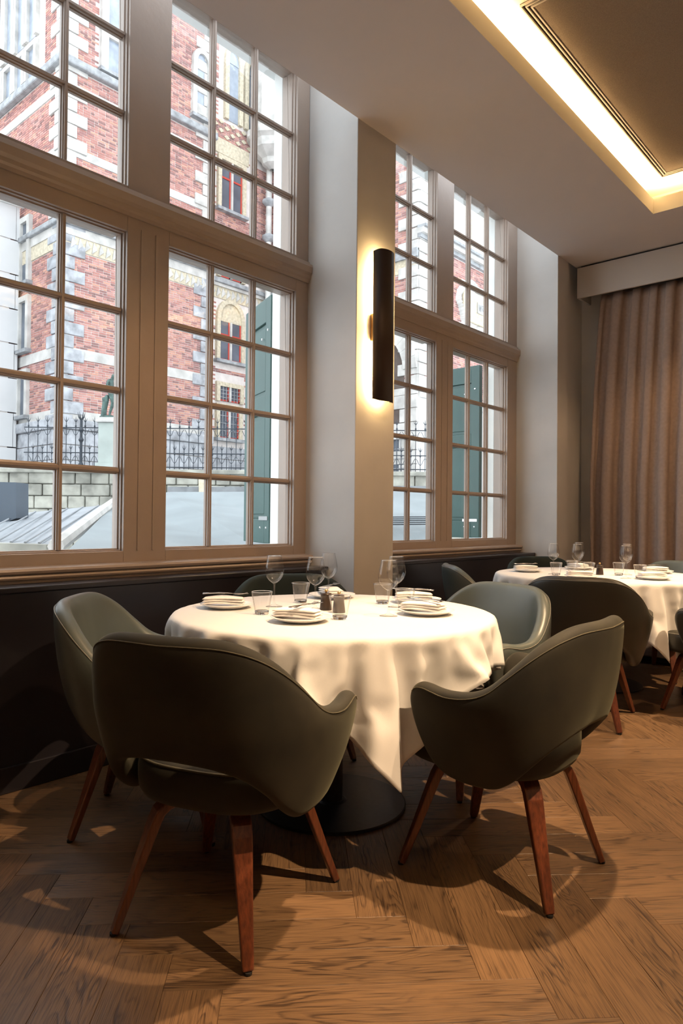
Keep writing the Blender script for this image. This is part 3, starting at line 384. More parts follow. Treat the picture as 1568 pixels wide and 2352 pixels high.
0,0,0,0,0,0,0,0,1,0,0,0,-1,0,0,0,0,0,0,0,0,0,1,0,0,0,-1,0,0,0,0,0,0,3,-2,-2,10,2,-12,-14,-4,0,5,1,0,-25,-1,-2,2,15,-7,18,0,0,0,0,0,0,0,1,
0,0,0,-1,0,0,0,0,0,0,0,0,0,1,0,0,-1,0,0,0,0,0,0,0,0,0,0,1,0,0,0,-1,1,0,6,5,1,1,-3,2,0,-15,-6,8,-2,-27,1,0,8,2,1,6,3,7,-1,0,0,0,0,0,
0,0,0,0,1,0,0,-1,0,0,0,0,0,0,0,0,0,1,0,0,0,-1,0,0,0,0,0,0,0,0,0,0,1,-1,3,8,-2,3,-4,-2,5,1,1,-8,-10,-10,0,2,4,2,1,-2,3,5,9,3,0,-1,0,0,
0,0,0,0,0,0,0,0,1,0,0,-1,0,0,0,0,0,0,0,0,0,0,1,0,0,-1,0,0,0,0,0,0,0,0,1,8,-5,-2,0,7,2,-1,1,2,1,-21,0,1,5,2,0,10,3,4,-17,4,15,0,1,0,
0,0,-1,0,0,0,0,0,0,0,0,0,1,0,0,0,-1,0,0,0,0,0,0,0,0,0,1,0,0,-1,0,0,0,0,0,7,7,2,-2,-4,-6,-2,-1,4,10,-1,-21,0,4,4,7,6,5,-4,-21,17,-5,6,9,-1,
0,0,0,1,0,0,-1,0,0,0,0,0,0,0,0,0,0,1,0,0,-1,0,0,0,0,0,0,0,0,0,1,0,0,0,0,3,9,-2,1,4,-1,1,1,0,1,-4,0,-21,0,10,9,8,-4,-15,-12,21,-6,6,-9,14,
6,-1,0,0,0,0,0,1,0,0,0,-1,0,0,0,0,0,0,0,0,0,1,0,0,0,-1,0,0,0,0,0,0,0,0,0,2,7,-9,-4,-2,11,9,2,0,0,-3,1,1,-25,13,25,-8,-18,-9,-2,17,-9,-4,-2,16,
-8,16,5,-1,0,0,0,0,0,0,0,0,1,0,0,-1,0,0,0,0,0,0,0,0,0,0,1,0,0,-1,0,0,0,0,0,2,5,1,3,-4,-2,-15,6,10,8,2,-3,1,0,-23,27,-26,-1,-1,3,11,-7,-5,-1,17,
-10,12,-10,16,5,-1,0,0,0,0,0,0,0,0,0,0,1,0,0,0,-1,0,0,0,0,0,0,0,0,0,1,0,0,0,-1,2,6,4,-4,1,2,-3,-1,-15,2,4,9,7,-9,3,0,-25,1,0,4,7,-4,-7,1,12,
-4,12,-16,14,-6,10,7,1,0,0,-1,0,0,0,0,0,0,0,0,0,0,1,0,0,-1,0,0,0,0,0,0,0,0,0,0,3,7,2,0,-1,-4,2,2,-2,-1,-17,4,4,3,9,-6,-26,0,1,0,0,2,-3,6,11,
11,-2,-20,4,1,14,-7,3,9,2,0,1,0,0,-1,0,0,0,0,0,0,0,0,0,0,1,0,0,-1,0,0,0,0,0,1,2,2,6,1,-1,1,1,-5,2,0,0,2,-21,6,0,3,13,-26,0,1,1,1,-2,5,9,
8,0,-18,3,10,2,0,2,-2,-5,11,6,0,0,0,1,0,0,0,-1,0,0,0,0,0,0,0,0,0,1,0,0,0,0,1,2,3,2,-10,8,4,2,-3,3,-4,1,1,-2,-4,-9,-5,4,1,-26,1,11,-11,6,4,10,
10,-4,-16,-2,9,7,5,-16,-4,-1,11,-6,2,14,2,0,0,0,0,0,1,0,0,0,-1,0,0,0,0,0,0,0,0,1,2,5,0,2,-1,0,-11,3,10,1,-2,2,0,-1,-2,1,-19,4,-1,1,-25,4,-1,25,5,-12,
4,-9,-2,-12,9,13,9,-19,-5,0,1,3,0,2,6,0,6,2,2,0,0,0,0,0,0,1,0,-1,0,0,0,0,0,0,5,0,-3,8,0,0,0,-4,1,0,4,-2,-1,1,-2,1,1,0,-12,-7,1,-24,1,0,0,1,
18,-8,-2,-12,8,19,10,-21,-4,-2,0,1,2,2,1,5,2,-5,0,7,0,4,1,1,0,0,0,0,1,0,-1,1,-1,2,1,-6,11,0,-6,7,-1,1,-1,-10,1,12,2,-3,-1,3,-4,2,1,0,-10,-9,-24,2,-1,0,
1,0,1,-4,5,18,12,-18,-3,-5,0,2,0,-2,8,-2,5,-3,0,2,5,1,0,-2,-1,1,0,5,-1,0,-1,3,1,2,-1,0,2,5,0,-2,-1,4,-2,2,5,-5,-11,14,1,-4,0,4,-1,0,-1,1,-7,-22,2,-2,
-1,1,-1,-1,4,15,9,-10,-2,-8,0,1,1,-1,-2,-2,10,-1,2,1,5,-1,3,-3,1,0,-1,7,-3,1,0,5,2,-2,-1,0,2,1,-7,11,0,-8,8,0,3,0,-9,1,0,8,1,-4,1,4,-1,0,0,0,-20,-2,
0,0,-1,0,3,9,6,-5,3,-4,-4,-1,2,0,0,-1,12,16,-21,1,2,8,-8,3,-1,-1,2,-1,7,-2,-1,-1,10,-3,0,0,0,1,2,1,2,2,0,-12,11,4,-5,3,-2,-12,9,6,0,-3,0,4,-1,-1,1,-9,
-5,-1,0,0,1,4,-2,-1,3,2,-9,1,2,-1,-1,5,11,12,-11,-7,-2,9,-3,-2,-3,5,0,-2,1,5,0,1,3,2,-1,0,1,1,-2,9,0,-6,-2,4,3,-9,-10,10,3,-1,-1,-5,9,6,-2,-2,2,3,-1,0,
0,-5,-6,-3,1,1,0,2,-1,-1,2,-6,0,1,1,1,8,13,-4,-9,0,-2,0,4,1,-1,0,1,2,-1,1,1,0,9,-4,0,0,5,1,7,-4,-4,-3,3,-4,-2,-3,11,-16,6,2,5,-6,0,6,8,-3,-3,3,3,
-1,0,2,-8,-5,4,-3,0,3,-1,0,-3,-4,0,2,-1,3,13,-1,0,-7,-1,0,2,2,-2,2,-1,4,-1,0,1,0,0,1,4,0,1,-4,4,-3,-2,1,0,1,0,1,6,-1,5,-13,0,2,2,-2,2,5,7,-3,0,
2,2,437,20,12,7,2,3,1,1,0,-1,-1,-1,0,17,5,7,9,10,11,10,10,10,7,7,8,2,3,-4,1,0,1,2,5,6,11,13,-9,-20,-8,-14,-13,-14,-13,-12,-12,-11,-11,4,-8,3,-3,-1,-1,-1,14,-15,-4,4,
-9,4,-15,16,-7,-2,-2,-1,-1,1,1,6,-3,-4,5,10,0,6,-1,0,0,-1,0,1,0,0,1,-1,1,0,1,-1,1,0,-1,-1,1,-6,-28,21,11,-9,2,2,3,1,0,0,0,1,-9,11,-2,-1,-4,-3,-5,-23,24,-8,
8,2,-3,8,11,-3,-2,0,3,1,1,1,-3,-7,6,8,4,0,3,2,-1,0,0,-1,0,1,1,-1,1,0,0,0,1,0,0,-1,1,-2,-4,0,-20,16,6,0,0,1,-1,1,0,0,0,2,-3,-13,-17,1,2,-2,17,-20,
27,-16,16,-8,-16,8,-3,-2,-5,-3,-2,-1,-1,13,15,-5,4,2,0,1,3,0,0,-1,1,-1,0,1,1,-3,3,-3,4,0,0,-1,1,-3,-7,5,0,1,-12,13,0,-1,0,1,-1,0,0,2,-2,-12,-11,10,-6,-8,7,-10,
28,-23,19,-20,-8,14,4,-1,-4,2,0,2,-2,-1,-8,7,22,-1,0,0,1,3,0,0,-1,0,1,0,-4,-1,3,2,-1,2,1,0,0,-2,-1,2,-5,1,0,4,-3,-1,3,-1,0,0,0,-1,0,-7,-10,11,-1,-2,-1,-12,
18,-26,27,-33,3,11,2,2,-1,0,0,1,-1,0,5,7,5,0,2,0,0,0,1,4,-2,1,0,-1,0,1,1,-1,-4,6,-1,0,0,0,1,-1,0,-7,7,0,-5,2,-1,2,-1,0,0,0,0,-4,-7,9,-1,-1,0,-2,
9,-35,29,-32,23,-7,-5,3,2,-1,1,1,-2,-1,7,12,0,1,-1,1,0,-1,1,0,3,1,0,-1,0,0,1,0,1,1,-1,1,0,0,0,0,-1,0,-1,1,0,0,-8,7,-1,0,0,0,-2,-1,-3,4,-1,0,-1,-1,
7,-18,18,-21,4,1,1,1,-10,10,-8,-3,0,5,8,6,0,2,-1,0,-1,2,0,0,0,1,3,-1,1,-1,0,2,0,-5,-2,-2,-2,-1,-1,0,0,1,0,5,4,4,-1,0,-1,-1,0,0,-1,0,-1,0,0,0,-1,0,
3,-13,15,0,-1,0,-14,1,-5,-5,18,-12,7,-5,6,3,1,-1,2,1,-1,0,0,1,0,0,0,2,2,-1,2,-1,-5,-7,-4,-4,-3,-4,-1,0,0,0,0,0,5,3,3,8,5,4,-2,-1,1,0,-1,0,0,0,-1,0,
1,-5,6,-4,-15,-24,1,-2,3,15,4,-4,28,-23,25,-9,1,1,-1,-1,2,1,0,-1,0,0,1,0,0,4,-2,-7,-9,-9,-3,1,1,1,3,0,0,0,0,0,0,-3,-1,0,-1,2,6,12,7,0,-1,1,-1,0,0,1,
-1,0,-1,-3,-9,-4,5,-13,-1,0,-1,5,-7,11,17,-12,12,1,-4,1,-1,-1,2,1,-1,0,0,0,1,-3,-8,-7,-7,-2,5,2,0,0,0,0,0,0,0,0,0,0,0,0,0,0,0,-2,0,8,9,7,-2,0,1,0,
0,-1,-1,-2,-4,-1,-1,-1,-1,-11,-2,-3,8,-8,-7,18,11,8,-3,5,-6,1,0,-2,0,3,0,0,1,-7,-7,-9,-2,3,1,0,0,0,0,0,0,0,0,0,0,0,0,0,0,0,0,0,0,-1,-2,2,10,11,1,-2,
3,-3,0,-3,-2,-2,2,-1,0,0,5,-7,13,-4,0,2,6,1,1,11,-1,2,-5,1,1,-1,-1,1,1,-7,-7,-8,1,2,0,0,0,0,0,0,0,0,0,0,0,0,0,0,0,0,0,0,0,0,0,0,0,-2,5,13,
5,-6,-1,-1,2,-1,2,-2,0,0,1,-3,5,-19,-20,4,5,-6,2,-1,0,10,7,1,-6,2,1,0,0,-6,-11,-7,3,2,0,0,0,0,0,0,0,0,0,0,0,0,0,0,0,0,0,0,0,0,0,0,0,0,-1,0,
1,12,6,1,-2,-2,0,-1,-1,1,0,0,0,-5,-11,3,8,1,0,-4,1,1,-2,4,9,3,-4,0,1,-6,-13,-4,4,1,0,0,0,0,0,0,0,0,0,0,0,0,0,0,0,0,0,0,0,0,0,0,0,0,0,0,
0,0,-1,13,6,0,-3,-1,0,0,-1,1,0,1,0,-4,-1,10,-1,3,-1,-2,0,0,0,-5,5,6,3,-7,-13,-3,5,0,0,0,0,0,0,0,0,0,0,0,0,0,0,0,0,0,0,0,0,0,0,0,0,0,0,0,
0,0,0,0,-1,12,4,-2,1,0,0,0,0,1,0,-4,-1,1,9,0,1,3,1,-2,-1,-2,4,1,0,-3,-13,-1,3,0,0,0,0,0,0,0,0,0,0,0,0,0,0,0,0,0,0,0,0,0,0,0,0,0,0,0,
0,0,0,0,0,0,-1,15,1,-1,0,0,1,0,0,-4,-1,0,-1,10,0,0,0,1,0,1,1,0,1,0,-12,-5,2,1,0,0,0,0,0,0,0,0,0,0,0,0,0,0,0,0,0,0,0,0,0,0,0,0,0,0,
0,0,0,0,0,0,0,0,4,11,-1,-1,2,-1,0,-3,-1,0,0,0,12,0,-1,0,0,1,0,0,1,0,-8,-10,5,0,0,0,0,0,0,0,0,0,0,0,0,0,0,0,0,0,0,0,0,0,0,0,0,0,0,0,
0,0,0,0,0,0,0,0,0,-4,12,6,-1,-2,2,-3,0,0,0,0,0,12,0,0,0,0,0,0,0,0,-3,-8,-2,1,0,0,0,0,0,0,0,0,0,0,0,0,0,0,0,0,0,0,0,0,0,0,0,0,0,0,
0,0,0,0,0,0,0,0,0,0,0,0,12,0,2,-4,0,-1,0,0,0,0,13,-1,1,-1,0,1,-3,1,0,-7,-5,1,0,0,0,0,0,0,0,0,0,0,0,0,0,0,0,0,0,0,0,0,0,0,0,0,0,0,
0,0,0,0,0,0,0,0,0,0,0,0,-2,7,9,-5,0,1,0,0,0,0,0,13,0,-1,0,0,0,-4,1,-2,-5,-6,4,0,0,0,0,0,0,0,0,0,0,0,0,0,0,0,0,0,0,0,0,0,0,0,0,0,
0,0,0,0,0,0,0,0,0,0,0,0,0,0,1,8,0,0,-1,1,0,0,0,0,13,0,-3,-4,-4,-1,9,-1,-3,-7,0,1,0,0,0,0,0,0,0,0,0,0,0,0,0,0,0,0,0,0,0,0,0,0,0,0,
0,0,0,0,0,0,0,0,0,0,0,0,0,0,0,-3,9,3,0,0,-1,1,1,0,0,10,-1,2,2,1,-5,0,0,-6,-6,3,0,0,0,0,0,0,0,0,0,0,0,0,0,0,0,0,0,0,0,0,0,0,0,0,
0,0,0,0,0,0,0,0,0,0,0,0,0,0,0,0,0,2,7,0,0,2,-1,-1,0,0,0,0,-4,0,6,7,-1,1,-13,2,2,0,0,0,0,0,0,0,0,0,0,0,0,0,0,0,0,0,0,0,0,0,0,0,
0,0,0,0,0,0,0,0,0,0,0,0,0,0,0,0,0,0,-3,12,0,1,-3,3,0,0,0,-6,1,6,4,-1,1,1,-5,-3,2,0,0,0,0,0,0,0,0,0,0,0,0,0,0,0,0,0,0,0,0,0,0,0,
0,0,0,0,0,0,0,0,0,0,0,0,0,0,0,0,0,0,2,-4,4,5,0,1,-5,-2,0,-2,2,1,1,1,1,0,-1,-4,-2,1,0,0,0,0,0,0,0,0,0,0,0,0,0,0,0,0,0,0,0,0,0,0,
0,0,0,0,0,0,0,0,0,0,0,0,0,0,0,0,0,0,0,-1,1,1,3,-2,-1,1,0,-2,1,3,2,1,1,-1,-3,2,-5,0,0,0,0,0,0,0,0,0,0,0,0,0,0,0,0,0,0,0,0,0,0,0,
0,0,0,0,0,0,0,0,0,0,0,0,0,0,0,0,0,0,0,0,-1,1,1,2,0,-1,0,0,0,0,7,-6,0,0,0,4,-2,-4,1,0,0,0,0,0,0,0,0,0,0,0,0,0,0,0,0,0,0,0,0,0,
0,0,0,0,0,0,0,0,0,0,0,0,0,0,0,0,0,0,0,0,0,0,0,1,0,0,0,0,1,0,-1,0,6,-1,-3,-5,0,1,1,1,0,0,0,0,0,0,0,0,0,0,0,0,0,0,0,0,0,0,0,0,
0,0,0,0,0,0,0,0,0,0,0,0,0,0,0,0,0,0,0,0,0,0,0,0,0,1,0,1,-1,0,0,1,18,-20,-5,0,5,0,1,1,0,0,0,0,0,0,0,0,0,0,0,0,0,0,0,0,0,0,0,0,
0,0,0,0,0,0,0,0,0,0,0,0,0,0,0,0,0,0,0,0,0,0,0,0,0,0,2,-1,-1,1,0,1,-1,3,12,-4,-10,-2,-1,0,2,0,0,0,0,0,0,0,0,0,0,0,0,0,0,0,0,0,0,0,
0,0,0,0,0,0,0,0,0,0,0,0,0,0,0,0,0,0,0,0,0,0,0,0,0,0,1,-2,0,2,-1,-1,0,0,-11,5,7,8,-2,-8,-1,1,1,0,0,0,0,0,0,0,0,0,0,0,0,0,0,0,0,0,
0,0,0,0,0,0,0,0,0,0,0,0,0,0,0,0,0,0,0,0,0,0,0,0,0,0,0,0,-2,1,-2,1,1,0,0,-12,0,1,-1,2,6,1,3,0,0,0,0,0,0,0,0,0,0,0,0,0,0,0,0,0,
0,0,0,0,0,0,0,0,0,0,0,0,0,0,0,0,0,0,0,0,0,0,0,0,0,0,0,0,-1,-1,0,1,-1,-1,0,0,-10,-1,-1,5,1,2,-2,5,1,0,0,0,0,0,0,0,0,0,0,0,0,0,0,0,
0,0,0,0,0,0,0,0,0,0,0,0,0,0,0,0,0,0,0,0,0,0,0,0,0,0,0,0,1,-2,-1,-1,0,0,1,-1,1,-10,1,3,0,1,-2,1,4,3,-1,0,0,0,0,0,0,0,0,0,0,0,0,0,
0,0,0,0,0,0,0,0,0,0,0,0,0,0,0,0,0,0,0,0,0,0,0,0,0,0,0,0,0,3,-5,-4,3,0,1,0,0,0,-9,3,1,-1,-1,2,0,1,6,-2,0,0,0,0,0,0,0,0,0,0,0,0,
0,0,0,0,0,0,0,0,0,0,0,0,0,0,0,0,0,0,0,0,0,0,0,0,0,0,0,0,0,0,1,-5,-4,2,0,0,0,1,0,-5,0,-2,1,0,0,0,1,5,0,0,0,0,0,0,0,0,0,0,0,0,
0,0,0,0,0,0,0,0,0,0,0,0,0,0,0,0,0,0,0,0,0,0,0,0,0,0,0,0,0,0,0,-1,-3,3,-5,0,0,0,0,0,-6,-1,1,0,0,0,0,-1,5,2,0,0,0,0,0,0,0,0,0,0,
0,0,0,0,0,0,0,0,0,0,0,0,0,0,0,0,0,0,0,0,0,0,0,0,0,0,0,0,0,0,0,1,-2,-6,0,3,-1,0,0,-1,0,-5,0,-2,0,1,0,-1,-1,3,8,-3,0,0,0,0,0,0,0,0,
0,0,0,0,0,0,0,0,0,0,0,0,0,0,0,0,0,0,0,0,0,0,0,0,0,0,0,0,0,0,0,0,3,-7,-6,-1,6,4,0,-1,0,0,-6,1,0,-1,-2,-1,-1,-1,2,8,1,0,0,0,0,0,0,0,
0,0,0,0,0,0,0,0,0,0,0,0,0,0,0,0,0,0,0,0,0,0,0,0,0,0,0,0,0,0,0,0,1,0,-8,0,1,-6,-1,7,4,1,-1,-5,0,0,-6,0,0,0,-2,1,8,6,-2,0,0,0,0,0,
0,0,0,0,0,0,0,0,0,0,0,0,0,0,0,0,0,0,0,0,0,0,0,0,0,0,0,0,0,0,0,0,0,4,-9,-7,0,-1,1,0,-3,1,10,2,-5,-1,-8,3,1,-2,1,-1,-1,0,13,0,0,0,0,0,
0,0,0,0,0,0,0,0,0,0,0,0,0,0,0,0,0,0,0,0,0,0,0,0,0,0,0,0,0,0,0,0,0,1,-1,-9,-3,0,0,0,1,-2,0,-4,11,-8,-8,4,1,0,0,-1,2,-2,-1,5,11,-3,0,0,
0,0,0,0,0,0,0,0,0,0,0,0,0,0,0,0,0,0,0,0,0,0,0,0,0,0,0,0,0,0,0,0,0,0,7,-11,-8,1,1,0,-2,0,0,-1,-2,0,-15,1,2,1,-1,1,-2,-1,0,-1,-1,12,4,0,
0,0,0,0,0,0,0,0,0,0,0,0,0,0,0,0,0,0,0,0,0,0,0,0,0,0,0,0,0,0,0,0,0,1,3,-6,-12,0,1,0,1,2,-1,1,-1,0,-2,-13,0,2,0,-1,-2,-1,0,3,-3,-1,0,16,
0,0,0,0,0,0,0,0,0,0,0,0,0,0,0,0,0,0,0,0,0,0,0,0,0,0,0,0,0,0,0,0,0,1,2,-1,-15,-3,1,1,1,1,-1,1,5,-2,-3,1,-11,1,-1,-2,-2,0,4,3,-9,1,1,-1,
3,14,-1,0,0,0,0,0,0,0,0,0,0,0,0,0,0,0,0,0,0,0,0,0,0,0,0,0,0,0,0,0,0,1,1,0,-13,-7,3,2,0,0,1,2,0,-5,9,-1,-2,-4,7,-17,-1,3,3,1,-11,5,2,2,
-6,0,4,13,-1,0,0,0,0,0,0,0,0,0,0,0,0,0,0,0,0,0,0,0,0,0,0,0,0,0,0,0,0,1,3,-1,-13,-7,0,0,0,0,2,-1,1,1,1,-3,9,-3,3,-29,15,3,0,0,-10,5,3,1,
-11,4,-3,1,5,13,2,-2,0,0,0,0,0,0,0,0,0,0,0,0,0,0,0,0,0,0,0,0,0,0,0,0,0,2,3,-5,-12,-8,1,3,-1,-1,1,0,2,-1,1,0,-2,-1,0,-7,4,-4,-2,0,-7,3,6,-2,
-8,2,-4,3,-4,0,4,12,7,-3,0,0,0,0,0,0,0,0,0,0,0,0,0,0,0,0,0,0,0,0,0,0,0,2,3,-8,-11,-6,1,1,-1,2,1,-1,0,0,1,0,1,0,-4,1,0,0,-7,3,2,-6,4,-6,
-6,-6,1,6,-1,0,-3,-2,1,11,12,-3,0,0,0,0,0,0,0,0,0,0,0,0,0,0,0,0,0,0,0,1,1,5,-3,-13,-9,-3,2,1,-1,1,0,1,0,0,0,1,0,1,0,0,-3,-2,4,-8,2,-4,6,-7,
-8,-4,1,5,-1,-4,-1,1,1,-1,-2,4,17,3,0,-2,0,0,0,0,0,0,0,0,0,0,0,0,0,0,1,1,3,-1,-11,-9,-6,-1,3,-1,1,1,0,0,1,1,0,0,-1,5,-3,1,0,0,-2,-4,20,-17,-8,-3,
-7,-3,0,7,0,-3,-1,0,0,1,1,-3,0,-1,9,8,7,2,0,-3,0,0,0,0,0,0,0,0,1,3,1,-1,-1,-8,-10,-6,-1,0,4,-3,1,-1,1,1,1,-1,2,0,-1,1,-2,5,0,-1,0,-2,16,-25,-11,1,
-2,-1,5,2,7,-5,-5,-2,1,0,0,0,-1,0,0,-1,0,5,6,7,6,3,1,0,0,0,0,0,-1,-2,-5,-4,-5,-7,-3,-1,1,-1,4,-1,0,0,0,0,1,0,0,0,2,1,0,-1,0,1,2,0,-3,-3,6,-1,
-4,-17,5,1,13,-8,-10,-1,1,0,1,0,-1,-1,-1,0,-1,2,-2,-1,0,0,3,4,3,1,2,-1,-1,-2,-2,-2,-4,0,-1,0,3,0,-1,-1,3,1,-1,3,-3,0,2,0,0,0,1,1,0,-1,1,1,2,-4,-3,5,
6,-9,0,-3,11,-10,-14,-2,1,1,1,0,-1,1,-1,-1,0,-1,-1,-1,0,0,2,0,-3,-1,1,0,1,0,0,0,-1,3,-2,1,3,-2,1,0,-1,-1,4,2,-4,6,-2,-2,1,0,-1,1,1,0,0,-1,1,1,-6,-5,
3,3,-5,8,9,-9,-18,-6,4,1,1,0,-1,0,0,3,0,-4,0,-3,0,0,1,1,-2,0,0,1,0,-2,0,1,1,2,-2,0,-1,3,-1,-1,3,-1,-2,1,2,1,0,0,1,0,0,0,0,0,0,1,0,0,0,-12,
5,-1,3,10,3,-12,-13,-8,5,-2,1,1,0,-1,0,0,0,-3,2,-3,1,0,0,-1,0,0,2,-2,0,-1,1,-1,1,4,-3,-1,0,2,0,0,0,1,2,-1,-3,4,1,-2,3,-1,0,0,0,0,0,0,0,1,0,0,
-21,3,2,-1,0,-1,-3,2,6,-6,-3,4,-2,-1,0,0,-1,-2,2,-2,-1,0,0,1,-1,0,2,-2,1,-2,1,0,2,-2,1,-1,0,3,2,-2,2,0,-3,0,1,1,-4,7,-3,0,2,0,0,0,0,-1,1,0,1,0,
-1,-23,0,2,3,0,-1,0,-3,3,4,-5,0,-1,0,1,-1,-2,0,-1,-1,0,0,1,-1,0,0,0,-1,0,0,0,0,0,3,-2,1,2,9,6,-10,-4,-2,0,0,-1,1,3,-2,4,-2,-1,2,0,0,0,0,0,0,-1,
1,1,-22,0,0,1,-2,2,-1,-2,1,0,5,-3,1,-1,-1,1,-3,0,0,0,0,0,-1,0,0,0,0,-1,0,0,0,1,-1,1,0,2,1,-3,3,1,0,1,-1,-1,1,-1,-2,1,2,1,1,-1,1,0,0,0,0,-1,
1,0,1,
]
# ================================================================ THE ROOM
XP, XF, XB = -2.651, -3.051, -2.859        # pier face, window frame face, dark wainscot face
ZC = 3.515                                 # ceiling height
WIN = [(1.980, 0.81, 3.143), (4.729, 3.523, 5.960)]   # centre, recess start, recess end
XO = -3.267                                # outside face of the wall
wl = MB()
wl.box(-3.267, XP, -2.2, WIN[0][1], 0, 4.15)
for ya, yb in ((WIN[0][2], WIN[1][1]), (WIN[1][2], 6.18)): wl.box(-3.267, XP, ya, yb, 0, 4.15)
wl.box(-3.267, XP-0.05, 6.18, 6.75, 0, 4.15)
for c, ya, yb in WIN:
    wl.box(-3.267, -2.98, ya, yb, 0, 0.80)
    wl.box(-3.267, -3.0, ya, yb, 4.0, 4.15)
wall_left = struct(wl.build('wall_left', M['plaster'], bevel=0.004))
struct(MB().box(XP-0.6, 3.2, 6.62, 6.75, 0, 4.15).build('wall_far', M['plaster']))
struct(MB().box(3.0, 3.12, -2.2, 6.62, 0, 4.15).build('wall_right', M['pelmet']))
struct(MB().box(XP, 3.12, -2.32, -2.2, 0, 4.15).build('wall_near', M['pelmet']))

# ---- ceiling: soffit with a cut-out tray, lit cove behind the lip
LX, LY, LZ = -1.733, 5.625, 3.628
RX, NY = 1.9, -1.4
ce = MB()
def ring(mb, x0, x1, y0, y1, X0, X1, Y0, Y1, z0, z1):
    mb.box(X0, x0, Y0, Y1, z0, z1); mb.box(x1, X1, Y0, Y1, z0, z1); mb.box(x0, x1, Y0, y0, z0, z1); mb.box(x0, x1, y1, Y1, z0, z1)
ring(ce, LX, RX, NY, LY, XP, 3.0, -2.2, 6.62, ZC, LZ)
ce.box(XP, XP+0.05, -2.2, 6.62, LZ, 4.12)
ceiling = struct(ce.build('ceiling', M['ceiling']))
cv = MB(); ring(cv, LX-0.24, RX+0.24, NY-0.24, LY+0.24, LX-0.30, RX+0.30, NY-0.30, LY+0.30, LZ, 3.86)
cv.box(LX-0.3, RX+0.3, NY-0.3, LY+0.3, 3.76, 3.88)
cove = cv.build('cove', M['cove'], ceiling)
cu = MB(); cu.box(LX+0.0, RX-0.0, NY+0.0, LY-0.0, 3.745, 3.83)
tray = cu.build('tray_panel', M['cove'], ceiling)
# lip facing strip
lf = MB(); ring(lf, LX+0.004, RX-0.004, NY+0.004, LY-0.004, LX+0.0005, RX-0.0005, NY+0.0005, LY-0.0005, ZC, LZ+0.004)
lf.build('lip', M['cove'], ceiling)
# acoustic field with its slot surround
AX0, AX1, AY0, AY1 = -1.638, 1.45, 3.21, 5.52
sl = MB(); ring(sl, AX0+0.046, AX1-0.046, AY0+0.046, AY1-0.046, AX0, AX1, AY0, AY1, 3.7415, 3.7445); sl.build('slot', M['void'], ceiling)
for w0, w1, h in ((0.0, 0.006, 0.014), (0.020, 0.027, 0.012), (0.040, 0.048, 0.012)):
    tb = MB(); ring(tb, AX0+w1, AX1-w1, AY0+w1, AY1-w1, AX0+w0, AX1-w0, AY0+w0, AY1-w0, 3.745-h, 3.744); tb.build('slot_trim', M['pelmet'], ceiling)
MB().box(AX0+0.048, AX1-0.048, AY0+0.048, AY1-0.048, 3.737, 3.7445).build('acoustic_panel', M['acoustic'], ceiling)
# LED strips lying on the cove shelf
COVEC = (1.0, 0.67, 0.32)
led = emis('led_strip', (1.0, 0.66, 0.30), 6)
lm = MB(); ring(lm, LX-0.055, RX+0.055, NY-0.055, LY+0.055, LX-0.067, RX+0.067, NY-0.067, LY+0.067, LZ+0.0005, LZ+0.008); lm.build('led_strip', led, ceiling)
LP = 58.0
area('cove_light', (LX-0.022, (NY+LY)/2, LZ+0.012), 0.03, LY-NY, LP*1.0, COVEC, (0, 0, 1), spread=165).rotation_euler = (PI, R(-8), 0)
area('cove_light', ((LX+RX)/2, LY+0.022, LZ+0.012), RX-LX, 0.03, LP*0.5, COVEC, (0, 0, 1), spread=165).rotation_euler = (PI, 0, 0)
area('cove_light', (RX+0.022, (NY+LY)/2, LZ+0.012), 0.03, LY-NY, LP*1.0, COVEC, (0, 0, 1), spread=165).rotation_euler = (PI, R(8), 0)

# ---- herringbone floor, one object per plank
fb = MB().box(-3.0, 3.12, -2.3, 6.75, -0.06, -0.012); floor = struct(fb.build('floor', M['void']))
PL, PW = 0.761, 0.1393
def plank_mesh():
    a, b_, c = PL/2-0.0003, PW/2-0.0003, 0.0009
    v = [(-a, -b_, -0.012), (a, -b_, -0.012), (a, b_, -0.012), (-a, b_, -0.012), (-a, -b_, -c), (a, -b_, -c), (a, b_, -c), (-a, b_, -c),
         (-a+c, -b_+c, 0), (a-c, -b_+c, 0), (a-c, b_-c, 0), (-a+c, b_-c, 0)]
    f = [(8, 9, 10, 11)]
    for i in range(4): j = (i+1) % 4; f += [(i, j, 4+j, 4+i), (4+i, 4+j, 8+j, 8+i)]
    return mesh(v, f, 'plank')
pmesh = plank_mesh(); pmesh.materials.append(M['oak'])
lp, wp = PL/math.sqrt(2), PW/math.sqrt(2)
rng = random.Random(7); cands = []
inv = mw.inverted()
for k in range(-4, 6):
    for odd in (0, 1):
        y = (0.970+(lp+wp)/2 if not odd else 0.970+lp+(lp+wp)/2) + k*2*lp
        ph = (0.180+(lp-wp)/2) if not odd else (0.180+lp-(lp-wp)/2)
        for i in range(-20, 20):
            x = ph+i*2*wp
            if -3.2 < x < 3.3 and -2.4 < y < 6.9:
                c = inv @ Vector((x, y, 0)); vis = False
                for dx, dy in ((0, 0), (-.25, -.25), (.25, .25), (-.25, .25), (.25, -.25)):
                    q = inv @ Vector((x+dx, y+dy, 0)); px = 781.7+1592.9*q.x/max(-q.z, .05); py = 1169-1592.9*q.y/max(-q.z, .05)
                    if -q.z > .1 and -60 < px < 1628 and py < 2420: vis = True
                cands.append((vis and x > -2.98 and y < 6.0, -c.z, x, y, R(45) if not odd else R(135)))
vis = sorted([c for c in cands if c[0]], key=lambda c: c[1]); rest = [c for c in cands if not c[0]]+vis[300:]
for v_, d_, x, y, a in vis[:300]:
    link('plank', pmesh, None, floor, False, (x, y, 0), (0, 0, a + (PI if rng.random() < .5 else 0)))
rm = MB()
